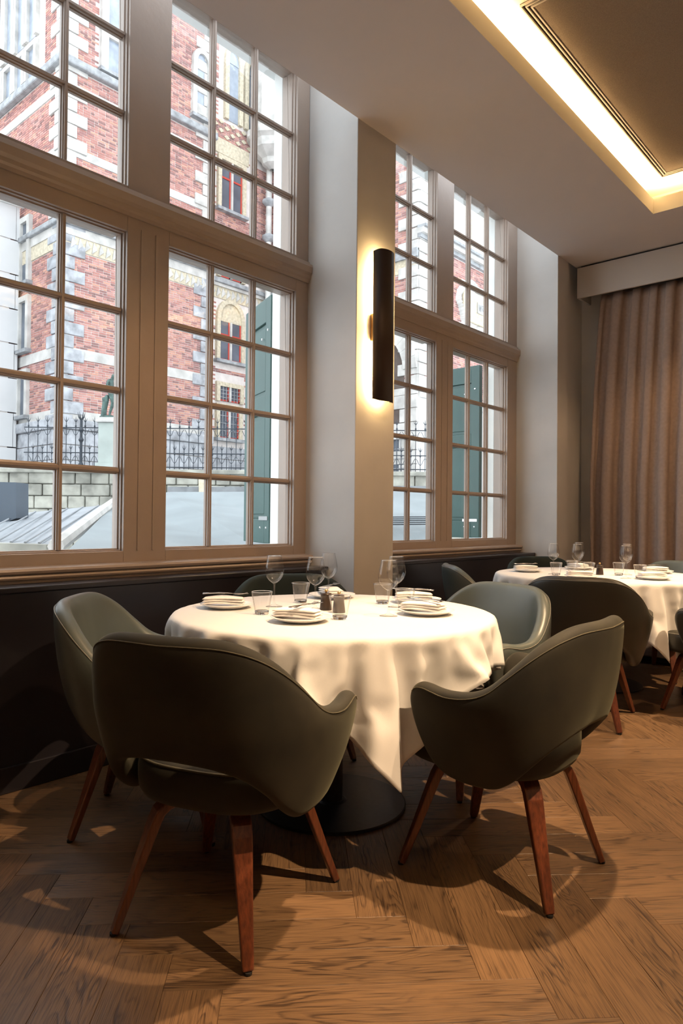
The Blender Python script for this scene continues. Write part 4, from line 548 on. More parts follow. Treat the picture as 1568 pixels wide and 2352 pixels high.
for v_, d_, x, y, a in rest:
    ca, sa = math.cos(a), math.sin(a); n = len(rm.v)
    for p in pmesh.vertices: rm.v.append((x+p.co.x*ca-p.co.y*sa, y+p.co.x*sa+p.co.y*ca, p.co.z))
    rm.f += [tuple(n+i for i in p.vertices) for p in pmesh.polygons]
o = rm.build('parquet', M['oak'], floor, fix=False); o['kind'] = 'stuff'

# ---- dark wainscot under each window
for n, (c, ya, yb) in enumerate(WIN):
    t = struct(empty('trim_%d' % (n+1), (0, 0, 0)))
    MB().box(-2.98, XB, ya+.001, yb-.001, 0.0, 0.800).build('panel', M['dark'], t)
    MB().box(-3.02, XB+0.006, ya+.001, yb-.001, 0.800, 0.826).build('ledge', M['dark'], t, bevel=0.006, segs=3)
    MB().box(XB, XB+0.014, ya+.001, yb-.001, 0.0, 0.105).build('baseboard', M['dark'], t, bevel=0.004)

# ---- windows
ZL = [0.9495, 1.346, 1.745, 2.1417, 2.532]; ZU = [2.758, 3.133, 3.527, 3.925]
IN, OUT = 0.122, 1.054
def muntin_profile(w, d):
    return [(-w/2, -d), (-w/2, -d*0.55), (-w*0.36, -d*0.5), (-w*0.36, -d*0.2), (-w*0.20, -d*0.15), (-w*0.17, 0), (w*0.17, 0), (w*0.20, -d*0.15), (w*0.36, -d*0.2), (w*0.36, -d*0.5), (w/2, -d*0.55), (w/2, -d)]
def make_window(n, c, ya, yb):
    w = struct(empty('window_%d' % n, (XF, c, 0)))
    def bx(x0, x1, y0, y1, z0, z1, name, m=M['frame'], bev=0.003, par=None): return MB().box(x0, x1, y0, y1, z0, z1).build(name, m, par or w, bevel=bev)
    e = 0.002
    bx(-0.14, 0, ya-c+e, -OUT, 0.86, 4.0, 'jamb'); bx(-0.14, 0, OUT, yb-c-e, 0.86, 4.0, 'jamb')
    bx(-0.088, 0.0, -IN, IN, 0.86, 4.0, 'mullion')
    for s in (-1, 1): bx(0, 0.004, s*0.043-0.004, s*0.043+0.004, 0.95, 2.56, 'mullion_bead', bev=0.0015)
    for a, b in ((-OUT, -IN), (IN, OUT)):
        bx(-0.14, 0, a, b, 0.86, ZL[0], 'bottom_rail'); bx(-0.14, 0, a, b, 2.532, 2.758, 'transom_rail'); bx(-0.14, 0, a, b, 3.925, 4.0, 'top_rail')
    # projecting transom moulding
    prof = [(0, 2.605), (0.010, 2.605), (0.014, 2.622), (0.022, 2.632), (0.024, 2.650), (0.036, 2.664), (0.040, 2.700), (0.036, 2.716), (0.016, 2.722), (0.012, 2.738), (0, 2.742)]
    m = MB(); k = len(prof)
    for y in (ya-c+e, yb-c-e):
        for x, z in prof: m.v.append((x, y, z))
    for i in range(k-1): m.f.append((i, i+1, k+i+1, k+i))
    m.f += [tuple(range(k)), tuple(range(k, 2*k))[::-1]]
    m.build('transom_moulding', M['frame'], w)
    # sill moulding
    prof = [(0, 0.826), (0.045, 0.826), (0.045, 0.838), (0.058, 0.842), (0.062, 0.850), (0.058, 0.858), (0.052, 0.861), (0.066, 0.868), (0.070, 0.878), (0.064, 0.888), (0.050, 0.892), (0, 0.896)]
    m = MB(); k = len(prof)
    for y in (ya-c+e, yb-c-e):
        for x, z in prof: m.v.append((x, y, z))
    for i in range(k-1): m.f.append((i, i+1, k+i+1, k+i))
    m.f += [tuple(range(k)), tuple(range(k, 2*k))[::-1]]
    m.build('sill', M['frame'], w)
    # sashes
    for a, b in ((-OUT, -IN), (IN, OUT)):
        st = (b-a)/3
        for zs in (ZL, ZU):
            z0, z1 = zs[0], zs[-1]; g = 0.010
            sm = MB()
            for dx, gg in ((-0.020, 0.006), (-0.040, 0.012)):
                for (y0, y1, q0, q1) in ((a, a+gg, z0, z1), (b-gg, b, z0, z1), (a+gg, b-gg, z0, z0+gg), (a+gg, b-gg, z1-gg, z1)): sm.box(-0.085, dx, y0, y1, q0, q1)
            sash = sm.build('sash', M['frame'], w, bevel=0.002)
            pf = muntin_profile(0.034, 0.039)
            for i in (1, 2): MB().prism(pf, (-0.030, a+st*i, z0+g), (-0.030, a+st*i, z1-g), up=(1, 0, 0), side=(0, 1, 0)).build('muntin', M['frame'], sash)
            for z in zs[1:-1]:
                MB().prism([(p, q-0.0015) for p, q in pf], (-0.030, a+g, z), (-0.030, b-g, z), up=(1, 0, 0), side=(0, 0, 1)).build('muntin', M['frame'], sash)
            for i in range(3):
                for j in range(len(zs)-1):
                    MB().box(-0.066, -0.063, a+st*i+0.008, a+st*(i+1)-0.008, zs[j]+0.008, zs[j+1]-0.008).build('pane', M['pane'], sash)
    # white painted outer reveal and lintel
    o = MB(); o.box(XO-XF+0.001, -0.14, ya-c+e, -OUT-0.0, 0.84, 3.985); o.box(XO-XF+0.001, -0.14, OUT, yb-c-e, 0.84, 3.985)
    o.box(XO-XF-0.05, -0.14, ya-c+e, yb-c-e, 3.985, 3.999); o.box(XO-XF-0.05, -0.14, ya-c+e, yb-c-e, 0.84, 0.90); o.box(-0.10, -0.0885, -0.11, 0.11, 0.90, 3.985)
    o.build('outer_frame', M['white_wood'], w, bevel=0.004)
    return w
for n, (c, ya, yb) in enumerate(WIN): make_window(n+1, c, ya, yb)
ob = MB()
ob.box(-3.56, -3.30, -2.2, WIN[0][1]-0.02, -6, 0.8); 
# ---- green outside shutters folded open at the right jambs
def shutter(loc, rz, label, wd=0.50):
    t = empty('window_shutter', loc, rz); tag(t, label, 'shutter', 'green window shutters')
    h = 1.62
    b = MB()
    for (x0, x1, z0, z1) in ((0, 0.09, 0, h), (wd-0.09, wd, 0, h), (0.09, wd-0.09, 0, 0.16), (0.09, wd-0.09, 0.86, 0.98), (0.09, wd-0.09, h-0.16, h)): b.box(x0, x1, -0.026, 0.026, z0, z1)
    b.build('frame', M['shutter'], t, bevel=0.004)
    for z0, z1 in ((0.16, 0.86), (0.98, h-0.16)):
        p = MB().box(0.09, wd-0.09, -0.010, 0.010, z0, z1); p.box(0.12, wd-0.12, -0.016, 0.016, z0+0.03, z1-0.03); p.build('panel', M['shutter'], t, bevel=0.004)
    for x, z in ((0.05, h-0.22), (0.16, h-0.26), (0.05, 0.10), (0.16, 0.10)):
        MB().lathe([(0, 0), (0.009, 0), (0.008, 0.004), (0, 0.006)], 10).build("bolt", M["chrome"], t, loc=(x, 0.026, z), rot=(R(-90), 0, 0))
    MB().box(0.02, 0.18, 0.0262, 0.031, 0.15, 0.175).build('hinge_strap', M['chrome'], t)
    return t
shutter((XO-0.035, 3.09, 0.955), R(180-22), 'dark green panelled shutter outside the near window, opened past its right jamb')
shutter((XO-0.035, 5.74, 0.955), R(180-2), 'dark green panelled shutter seen almost flat through the far window')

# ---- pelmet and curtain
pt = struct(empty('trim_3', (0, 0, 0)))
MB().box(-2.630, 2.98, 6.335, 6.357, 3.213, ZC-0.018).build('pelmet_face', M['pelmet'], pt, bevel=0.002)
MB().box(-2.630, -2.608, 6.357, 6.617, 3.213, ZC-0.018).build('pelmet_return', M['pelmet'], pt)
MB().box(-2.600, 2.98, 6.357, 6.612, ZC-0.022, ZC-0.003).build('shadow_gap', M['void'], pt)
def curtain():
    rng = random.Random(11); xs = [0.0]; amp = []; dr = []
    while xs[-1] < 4.4: xs.append(xs[-1]+rng.uniform(0.050, 0.098))
    nf = len(xs); amp = [rng.uniform(0.6, 1.25) for _ in xs]; dr = [rng.uniform(-0.055, 0.055) for _ in xs]
    K = 9; NZ = 46; v = []; f = []; cols = (nf-1)*K+1
    for iz in range(NZ+1):
        t = iz/NZ; z = 3.235*(1-t)+0.03*t
        for i in range(cols):
            a, r_ = divmod(i, K); u = r_/K; a2 = min(a+1, nf-1)
            base = xs[a]*(1-u)+xs[a2]*u; s = u*u*(3-2*u)
            d = dr[a]*(1-s)+dr[a2]*s; am = amp[a]*(1-s)+amp[a2]*s
            x = -2.44+base*(1+0.0*t)-0.13*min(1, t*1.8)**0.7*max(0, 1-base/1.2)+d*t**1.4
            ph = PI*(a+u)
            y = 6.465-(0.028+0.030*t)*am*math.copysign(abs(math.cos(ph))**0.75, math.cos(ph))+0.012*math.sin(base*3+t*2)
            x += 0.012*math.sin(2*ph)*am
            v.append((x, y, z))
    for iz in range(NZ):
        for i in range(cols-1): k = iz*cols+i; f.append((k, k+1, k+cols+1, k+cols))
    o = link('curtain', mesh(v, f, 'curtain'), M['curtain'], None, True)
    s = o.modifiers.new('solid', 'SOLIDIFY'); s.thickness = 0.003
    return tag(o, 'taupe floor-length curtain gathered in soft folds below the pelmet', 'curtain')
curtain()
bq = empty('banquette', (0, 0, 0)); tag(bq, 'low grey upholstered bench along the curtain, behind the far table', 'bench')
MB().box(-1.95, 1.8, 5.74, 6.20, 0.02, 0.10).build('plinth', M['void'], bq)
MB().box(-2.0, 1.85, 5.70, 6.24, 0.06, 0.34).build('base', M['curtain'], bq, bevel=0.01)
MB().box(-2.0, 1.85, 5.69, 6.25, 0.34, 0.44).build('seat', M['curtain'], bq, bevel=0.03, segs=4)

# ---- wall sconce on the pier
def sconce():
    t = empty('wall_sconce', (XP, 3.335, 2.29)); tag(t, 'tall dark half-round metal wall light glowing against the pier between the windows', 'wall lamp')
    r, h, g = 0.078, 0.46, 0.030; m = MB(); K = 22
    for rr_, dz in ((r, 0), (r-0.003, 0)):
        for j in (-1, 1):
            for i in range(K+1):
                a = -PI/2+PI*i/K; m.v.append((g+rr_*0.80*math.cos(a)+0.012, rr_*1.12*math.sin(a), j*(h-(0.012*(abs(math.sin(a))**8)))))
    n = K+1
    for i in range(K):
        m.f += [(i, i+1, n+i+1, n+i), (2*n+i, 3*n+i, 3*n+i+1, 2*n+i+1), (i, 2*n+i, 2*n+i+1, i+1), (n+i, n+i+1, 3*n+i+1, 3*n+i)]
    m.f += [(0, n, 3*n, 2*n), (K, 2*n+K, 3*n+K, n+K)]
    m.build('shade', M['sconce'], t, True)
    MB().box(0, 0.022, -0.055, 0.05, -0.085, 0.080).build('back_plate', M['brass'], t, bevel=0.002)
    MB().box(0.020, 0.085, -0.012, 0.012, -0.03, 0.03).build('bracket', M['brass'], t)
    e = emis('sconce_tube', (1.0, 0.66, 0.30), 42)
    MB().tube([(0.062, 0, -0.40), (0.062, 0, 0.40)], 0.012, 10).build('light_tube', e, t)
    area('sconce_light', (XP+0.050, 3.335, 2.29), 0.86, 0.02, 20, (1.0, 0.66, 0.28), (-1, 0, 0)).rotation_euler = (0, R(90), 0)
    return t
sconce()
# ================================================================ FURNITURE
def interp(tab, s):
    """smooth Catmull-Rom through [(s, v...)]"""
    n = len(tab)
    if s <= tab[0][0]: return tab[0][1:]
    if s >= tab[-1][0]: return tab[-1][1:]
    i = max(k for k in range(n-1) if tab[k][0] <= s)
    x0, x1 = tab[i][0], tab[i+1][0]; u = (s-x0)/(x1-x0); out = []
    for c in range(1, len(tab[0])):
        p1, p2 = tab[i][c], tab[i+1][c]
        m1 = (p2-tab[i-1][c])/(x1-tab[i-1][0])*(x1-x0) if i > 0 else 0.0 if c > 1 else (p2-p1)
        m2 = (tab[i+2][c]-p1)/(tab[i+2][0]-x0)*(x1-x0) if i+2 < n else (p2-p1)
        h = u*u*u; q = u*u
        out.append((2*h-3*q+1)*p1+(h-2*q+u)*m1+(-2*h+3*q)*p2+(h-q)*m2)
    return tuple(out)
PLAN = [(0, 0.0, -0.280), (.14, .108, -.277), (.28, .206, -.255), (.40, .276, -.200), (.52, .311, -.125), (.68, .326, -.030), (.84, .324, .065), (1.0, .308, .160)]
ZT = [(0, .822), (.14, .822), (.23, .816), (.31, .795), (.39, .752), (.47, .694), (.54, .648), (.62, .624), (.72, .617), (.80, .619), (.88, .628), (.95, .637), (1.0, .637)]
ZB = [(0, .492), (.16, .488), (.28, .466), (.37, .420), (.45, .370), (.53, .340), (.62, .332), (.80, .335), (1.0, .352)]
def shell_pt(s, z):
    a = abs(s); x, y = interp(PLAN, a); sg = 1 if s >= 0 else -1
    dz = z-0.60
    if dz < 0:
        k = -dz; x *= 1-0.80*k; y += 0.26*k*max(0, 1-a*1.6) - 1.35*k*k*a**5
    else:
        y -= 0.20*dz*max(0, 1-a*1.3); x *= 1+0.10*dz*(1-a)
    # belly of the upholstery
    return Vector((sg*x, y, z))
def shell_n(s, z):
    e = 0.004; s = max(-0.985, min(0.985, s))
    a = shell_pt(s+e, z)-shell_pt(s-e, z); b = shell_pt(s, z+e)-shell_pt(s, z-e)
    n = a.cross(b).normalized(); return n if n.dot(Vector((shell_pt(s, z).x, shell_pt(s, z).y+0.0, 0))) > 0 else -n
def rim_pt(s, off=0.0, up=0.0):
    z = shell_z(s)[1]-0.016; return shell_pt(s, z)+shell_n(s, z)*(0.024+off)+Vector((0, 0, up))
def shell_z(s):
    a = abs(s); zt = interp(ZT, a)[0]; zb = interp(ZB, a)[0]
    if a > 0.86:
        u = min(1, (a-0.86)/0.14); k = 1-math.sqrt(max(0, 1-u*u)); zt -= 0.085*k; zb += 0.055*k
    return zb, zt
def make_shell():
    S = [i/34.0 for i in range(-31, 32)]; ends = [0.925, 0.945, 0.962, 0.976, 0.988, 0.996, 1.0]
    S = [-x for x in reversed(ends)]+S+ends
    K = 16; v = []; f = []; rings = []
    for s in S:
        zb, zt = shell_z(s); a = abs(s); h = 0.0285
        if a > 0.95: u = (a-0.95)/0.05; h *= math.sqrt(max(0.05, 1-u*u*0.97))
        ring_ = []; r = 0.030; H = zt-zb
        for side in (1, -1):
            zz = [zb+H*t for t in (0.0, )]
            ts = []
            for t in (0, .10, .35, .75): ts.append((zb+r*(t), math.sqrt(max(0, 1-(1-t)**2))))
            for t in (0.12, .25, .4, .55, .7, .83, .92): ts.append((zb+r+(H-2*r)*t, 1))
            for t in (.75, .35, .10, 0): ts.append((zt-r*t, math.sqrt(max(0, 1-(1-t)**2))))
            if side == -1: ts = ts[::-1][1:-1]
            for z, k in ts:
                bulge = 1+0.28*math.sin(PI*(z-zb)/H)*(1 if side == 1 else 0.8)
                ring_.append(shell_pt(s, z)+shell_n(s, z)*(h*k*side*bulge))
        rings.append(ring_)
    k = len(rings[0])
    for rg in rings: v += [tuple(p) for p in rg]
    for i in range(len(rings)-1):
        for j in range(k): q = (j+1) % k; f.append((i*k+j, i*k+q, (i+1)*k+q, (i+1)*k+j))
    f.append(tuple(range(k))); f.append(tuple((len(rings)-1)*k+j for j in range(k))[::-1])
    me = mesh(v, f, 'shell'); bm = bmesh.new(); bm.from_mesh(me); bmesh.ops.recalc_face_normals(bm, faces=bm.faces); bm.to_mesh(me); bm.free()
    for p in me.polygons: p.use_smooth = True
    return me
def seat_mesh():
    a, b_, n, cy = 0.248, 0.262, 2.9, 0.042
    prof = [(0, .345), (.5, .345), (.88, .346), (.95, .352), (.99, .372), (1.0, .40), (1.0, .43), (.99, .447), (.965, .459), (.90, .468), (.70, .477), (.4, .483), (0, .485)]
    m = MB(); seg = 56; k = len(prof)
    for i in range(seg):
        t = 2*PI*i/seg; c, s_ = math.cos(t), math.sin(t); r = (abs(c/a)**n+abs(s_/b_)**n)**(-1/n)
        for q, z in prof: m.v.append((r*q*c, cy+r*q*s_, z))
    for i in range(seg):
        j = (i+1) % seg
        for q in range(k-1): m.f.append((i*k+q, j*k+q, j*k+q+1, i*k+q+1))
    return m.me('seat')
def seat_welt():
    a, b_, n, cy = 0.248*.975, 0.262*.975, 2.9, 0.042; pts = []
    for i in range(61):
        t = 2*PI*i/60; c, s_ = math.cos(t), math.sin(t); r = (abs(c/a)**n+abs(s_/b_)**n)**(-1/n); pts.append((r*c, cy+r*s_, .456))
    return MB().tube(pts, 0.0035, 6, False).me('welt')
def leg_mesh(fx, fy):
    rr = math.hypot(fx, fy); d = Vector((fx/rr, fy/rr, 0)); tg = Vector((-d.y, d.x, 0)); k = rr/0.306
    P = [(.03, .333, .046, .010), (.10, .335, .050, .011), (.150, .333, .053, .0125), (.176, .325, .054, .0135), (.194, .308, .054, .014), (.205, .285, .053, .014), (.226, .225, .048, .0130), (.263, .12, .038, .0115), (.2955, .03, .031, .0105), (.304, .006, .028, .010)]
    pts = [d*(r*k)+Vector((0, 0, z)) for r, z, w, t in P]; m = MB(); n = len(pts)
    for i, (r, z, w, t) in enumerate(P):
        dr = (pts[min(i+1, n-1)]-pts[max(i-1, 0)]).normalized(); nn = dr.cross(tg).normalized()
        for a, b_ in ((-1, -1), (1, -1), (1, 1), (-1, 1)): m.v.append(tuple(pts[i]+tg*(a*w/2)+nn*(b_*t)))
    for i in range(n-1):
        for j in range(4): q = (j+1) % 4; m.f.append((i*4+j, i*4+q, i*4+4+q, i*4+4+j))
    m.f += [(0, 1, 2, 3), tuple((n-1)*4+j for j in (3, 2, 1, 0))]
    return m.me('leg')
FEET = [(-.205, -.245), (.205, -.245), (.235, .245), (-.235, .245)]
M['leg'] = mat('reddish_walnut', (0.115, 0.030, 0.011), 0.30, 0.45, 5, 0.10, 20, stretch=(28, 28, 2.2), coat=0.3)
SHELL, SEAT, WELT = make_shell(), seat_mesh(), seat_welt()
LEGS = [leg_mesh(*f) for f in FEET]
GL = MB().lathe([(0, 0), (0.009, 0), (0.010, 0.003), (0.010, 0.008), (0, 0.008)], 12).me('glide')
PIPE = MB().tube([rim_pt(-0.955+1.91*i/110, 0.0015) for i in range(111)], 0.0019, 6).me('pipe')
def chair(name, m_body, m_pipe):
    t = empty(name)
    def part(n, src, m, sm=True):
        me = src.copy(); me.materials.clear(); me.materials.append(m); return link(n, me, None, t, sm)
    part('shell', SHELL, m_body).modifiers.new('sub', 'SUBSURF').render_levels = 1
    part('piping', PIPE, m_pipe); s = part('seat', SEAT, m_body)
    w = part('seat_welt', WELT, m_pipe)
    MB().lathe([(0, .331), (.11, .331), (.115, .345), (0, .346)], 24).build('seat_base', M['void'], t)
    for lm_, (fx, fy) in zip(LEGS, FEET):
        l = link('leg', lm_, M['leg'], t); b = l.modifiers.new('bevel', 'BEVEL'); b.width = 0.005; b.segments = 3; b.limit_method = 'ANGLE'; b.angle_limit = R(50)
        link('glide', GL, M['void'], l, False, (fx, fy, -0.0005))
    return t
GR = 'upholstered armchairs around the dining tables'
cv_ = chair('dining_chair', M['velvet'], M['piping']); tag(cv_, 'olive velvet armchair nearest the camera, its wide back turned to us', 'chair', GR); put(cv_, (-1.566, 1.308, 0), R(19.1))
def cp(src, loc, rz, label): c = copy_tree(src); c['label'] = label; put(c, loc, R(rz)); return c
GR = 'upholstered armchairs around the dining tables'
cp(cv_, (-1.099, 2.076, 0), 91, 'olive velvet armchair right of the near table, seen side-on with its back to the right')
cl_ = chair('dining_chair', M['leather'], M['leather_pipe']); tag(cl_, 'grey-green leather armchair left of the near table against the dark wainscot', 'chair', GR); put(cl_, (-2.23, 1.51, 0), R(-47))
cp(cl_, (-1.63, 2.68, 0), 166.7, 'grey-green leather armchair facing us behind the right side of the near table')
cp(cl_, (-2.32, 4.22, 0), -47, 'grey-green leather armchair between the far table and the far window wainscot, seen from its side')
cp(cl_, (-1.60, 5.42, 0), 167, 'grey-green leather armchair behind the far table near the curtain, cut by the right edge')
cg_ = chair('dining_chair', M['velvet_green'], M['velvet_green']); tag(cg_, 'dark bottle-green velvet armchair behind the near table, only its rounded back showing', 'chair', GR); put(cg_, (-2.41, 2.43, 0), R(-127))
cp(cg_, (-2.35, 5.25, 0), -127, 'dark bottle-green velvet armchair behind the far table below the far window pier')
cd_ = chair('dining_chair', M['leather_dark'], M['leather_pipe']); tag(cd_, 'dark olive leather armchair at the far table with its back to us', 'chair', GR); put(cd_, (-1.564, 3.902, 0), R(14.4))
cp(cd_, (-1.05, 4.62, 0), 91, 'dark olive leather armchair right of the far table, cut off by the right edge')

# ---------------------------------------------------------------- tables and cloths
def cloth_mesh(sx, rot=0.0, zk=1.0):
    Mn = 61; D = CLOTH
    A = [[[0]*Mn for _ in range(Mn)] for _ in range(3)]
    for ax in range(3):
        G = A[ax]
        for j in range(Mn):
            for i in range(Mn):
                d = D[ax*Mn*Mn+j*Mn+i]
                G[j][i] = d+(G[j-1][i] if j else 0)+(G[j][i-1] if i else 0)-(G[j-1][i-1] if i and j else 0)
    v = []; c, s = math.cos(rot), math.sin(rot)
    for j in range(Mn):
        for i in range(Mn):
            x, y, z = (A[k][j][i]/1000 for k in range(3)); x *= sx; y *= sx
            v.append((x*c-y*s, x*s+y*c, 0.7525-(0.7525-z)*zk if z < 0.7525 else 0.7525))
    f = [(j*Mn+i, j*Mn+i+1, (j+1)*Mn+i+1, (j+1)*Mn+i) for j in range(Mn-1) for i in range(Mn-1)]
    return mesh(v, f, 'tablecloth')
def table(cx, cy, sx, rot, lab, labc):
    t = empty('round_table', (cx, cy, 0)); tag(t, lab, 'table', 'round pedestal tables')
    MB().lathe([(0, 0), (.288, 0), (.290, .002), (.290, .009), (.286, .012), (.06, .014), (.05, .02), (0, .02)], 72).build('base', M['metal'], t, True).modifiers.new('e', 'EDGE_SPLIT').split_angle = R(30)
    MB().lathe([(0, .018), (.043, .018), (.043, .70), (0, .70)], 32).build('pedestal', M['metal'], t, True).modifiers.new('e', 'EDGE_SPLIT').split_angle = R(30)
    MB().lathe([(0, .70), (.25, .70), (.25, .712), (0, .712)], 32).build('top_plate', M['metal'], t)
    MB().lathe([(0, .712), (.585*sx, .712), (.592*sx, .718), (.592*sx, .741), (.586*sx, .746), (0, .746)], 72).build('tabletop', M['mill'], t)
    o = link('tablecloth', cloth_mesh(sx, rot), M['cloth'], None, True, (cx, cy, 0))
    o.modifiers.new('sub', 'SUBSURF').render_levels = 1
    s = o.modifiers.new('solid', 'SOLIDIFY'); s.thickness = 0.0016; s.offset = 1
    tag(o, labc, 'tablecloth', 'white tablecloths')
    return t
T1 = (-1.83, 2.045); T2 = (-1.83, 4.775)
table(*T1, 1.02, 0.0, 'round pedestal table nearest the camera on a wide dark steel disc', 'white starched cloth draped over the near round table, one corner hanging low in front')
table(*T2, 1.12, R(-6), 'round pedestal table in the background standing before the curtain', 'white cloth draped over the far round table')
ZT_ = 0.7545
# ---------------------------------------------------------------- tableware
def wine_glass():
    t = empty('wine_glass')
    MB().lathe([(0, 0.0), (.034, 0.0), (.0345, .0012), (.020, .004), (.006, .010), (.0038, .020), (.0032, .06), (.0036, .088), (.007, .0955), (0, .0965)], 28).build('stem', M['glass'], t, True)
    o = MB().lathe([(0.0, .0955), (.010, .098), (.022, .107), (.033, .121), (.0385, .136), (.0392, .148), (.0365, .168), (.0315, .192), (.0285, .208)], 36).build('bowl', M['glass'], t, True, fix=False)
    MB().tube([(.0285*math.cos(2*PI*i/36), .0285*math.sin(2*PI*i/36), .208) for i in range(37)], 0.0009, 5, False).build('rim', M['solid_glass'], t, True)
    return t
def tumbler():
    t = empty('water_tumbler')
    MB().lathe([(0.0265, .012), (.0400, .084)], 36).build('wall', M['glass'], t, True, fix=False)
    MB().lathe([(0.0250, .015), (.0385, .084)], 36).build('inner_wall', M['glass'], t, True, fix=False)
    MB().lathe([(0, 0), (.0240, 0), (.0256, .002), (.0268, .0135), (.024, .0145), (0, .0135)], 36).build('base', M['solid_glass'], t, True)
    MB().tube([(.0393*math.cos(2*PI*i/40), .0393*math.sin(2*PI*i/40), .0845) for i in range(41)], 0.0012, 5, False).build('rim', M['solid_glass'], t, True)
    return t
def plate():
    return MB().lathe([(0, .003), (.056, .003), (.058, 0), (.062, 0), (.064, .003), (.083, .008), (.101, .0155), (.1062, .018), (.1068, .0200), (.1050, .0205), (.086, .0140), (.066, .0088), (0, .0078)], 56).build('bread_plate', M['china'], None, True)
def napkin():
    """folded linen: stacked layers joined by soft folds at one long side"""
    m = MB(); rng = random.Random(3); L_, W_ = 0.168, 0.078; nl = 3; th = 0.0088
    for k in range(nl):
        z0 = k*0.0094; off = rng.uniform(-.004, .004); NX, NYk = 22, 12
        base = len(m.v); wl_ = W_*(1-0.03*k); ll = L_*(1-0.02*k)
        for sgn in (0, 1):
            for i in range(NX+1):
                for j in range(NYk+1):
                    u, v_ = i/NX*2-1, j/NYk*2-1
                    ex = math.sqrt(max(0, 1-abs(u)**26)); ey = math.sqrt(max(0, 1-abs(v_)**(8 if v_ < 0 else 24)))
                    h = th/2*ex*ey; sag = -0.005*(u*u)+0.0015*math.sin(3*u+k)*v_+0.003*(1-v_*v_)*(k/nl)
                    m.v.append((u*ll/2+off, v_*wl_/2+off*.5+0.002*math.sin(4*u+k), z0+th/2+(h if sgn else -h)+sag+0.005))
        A = (NX+1)*(NYk+1)
        for i in range(NX):
            for j in range(NYk):
                q = base+i*(NYk+1)+j; m.f += [(q, q+NYk+1, q+NYk+2, q+1), (q+A, q+A+1, q+A+NYk+2, q+A+NYk+1)]
        for i in range(NX):
            for j in (0, NYk): q = base+i*(NYk+1)+j; m.f.append((q, q+A, q+A+NYk+1, q+NYk+1))
        for j in range(NYk):
            for i in (0, NX): q = base+i*(NYk+1)+j; m.f.append((q, q+1, q+A+1, q+A))
    return m.build('napkin', M['napkin'], None, True)
def strip(m, pts, ws, th):
    n0 = len(m.v); pts = [Vector(p) for p in pts]
    for i, p in enumerate(pts):
        d = (pts[min(i+1, len(pts)-1)]-pts[max(i-1, 0)]); d.z = 0; d.normalize(); s = Vector((-d.y, d.x, 0))*(ws[i]/2)
        for q in (p-s, p+s, p+s+Vector((0, 0, th)), p-s+Vector((0, 0, th))): m.v.append(tuple(q))
    for i in range(len(pts)-1):
        for j in range(4): q = (j+1) % 4; m.f.append((n0+i*4+j, n0+i*4+q, n0+i*4+4+q, n0+i*4+4+j))
    m.f += [(n0, n0+1, n0+2, n0+3), tuple(n0+(len(pts)-1)*4+j for j in (3, 2, 1, 0))]
def fork():
    t = empty('fork'); m = MB()
    strip(m, [(-.085, 0, .004), (-.06, 0, .006), (-.02, 0, .008), (.02, 0, .006), (.035, 0, .004)], [.013, .011, .006, .005, .007], .0022); m.build('handle', M['steel'], t, bevel=.0008)
    m = MB(); strip(m, [(.033, 0, .004), (.042, 0, .0022), (.056, 0, .001)], [.007, .018, .021], .0018)
    for k in (-1.5, -.5, .5, 1.5): strip(m, [(.055, k*.0056, .001), (.075, k*.0054, .002), (.094, k*.0050, .007)], [.0034, .003, .0016], .0016)
    m.build('tines', M['steel'], t)
    return t
def knife():
    t = empty('butter_knife'); m = MB()
    strip(m, [(-.09, 0, .003), (-.05, 0, .004), (.0, 0, .004)], [.014, .012, .008], .004); m.build('handle', M['steel'], t, bevel=.0012)
    m = MB(); strip(m, [(.0, 0, .005), (.02, .001, .005), (.07, .001, .005), (.095, .0, .005)], [.007, .016, .016, .004], .0012); m.build('blade', M['steel'], t)
    return t
def mill():
    t = empty('pepper_mill')
    MB().lathe([(0, 0), (.0245, 0), (.0250, .003), (.0235, .020), (.0205, .042), (.0200, .052), (.0215, .0545), (.0220, .062), (.0205, .066), (0, .067)], 32).build('body', M['mill'], t, True)
    MB().lathe([(0, .066), (.003, .067), (.0035, .070), (.0065, .0735), (.0072, .0775), (.005, .082), (0, .0835)], 20).build('knob', M['brass'], t, True)
    return t
G0, Tu0, Pl0, Na0, Fo0, Kn0, Mi0 = wine_glass(), tumbler(), plate(), napkin(), fork(), knife(), mill()
used = set()
def use(src, loc, rz, label, cat, group=None):
    o = src if src.name not in used else copy_tree(src)
    used.add(src.name); put(o, loc, R(rz)); tag(o, label, cat, {'plate': 'bread plates', 'napkin': 'folded napkins', 'fork': 'forks', 'knife': 'butter knives', 'wine glass': 'stemmed wine glasses', 'tumbler': 'water tumblers', 'mill': 'salt and pepper mills'}[cat]+(' on the near table' if loc[1] < 3.4 else ' on the far table')); return o
def setting(x, y, a, what, fk=35, kn=True, foff=(0, 0)):
    use(Pl0, (x, y, ZT_), 0, 'small white bread plate '+what, 'plate')
    ca, sa = math.cos(R(a)), math.sin(R(a))
    nx, ny = x-0.012*ca, y-0.012*sa
    use(Na0, (nx, ny, ZT_+0.0135), a, 'folded white napkin on the plate '+what, 'napkin')
    use(Fo0, (nx+foff[0], ny+foff[1], ZT_+0.0525), a+fk, 'steel fork lying on the napkin '+what, 'fork')
    if kn: use(Kn0, (nx+foff[0]-.006, ny+foff[1]+.010, ZT_+0.0515), a+fk-14, 'steel butter knife beside the fork '+what, 'knife')
setting(-2.185, 1.80, 43, 'at the left side of the near table', 10)
setting(-1.715, 1.745, 24, 'at the front of the near table, nearest the camera', 85, True, (.02, .02))
setting(-1.505, 2.215, 12, 'at the right side of the near table', 165, True, (.01, .0))
setting(-1.75, 2.50, 38, 'at the back right of the near table', 172)
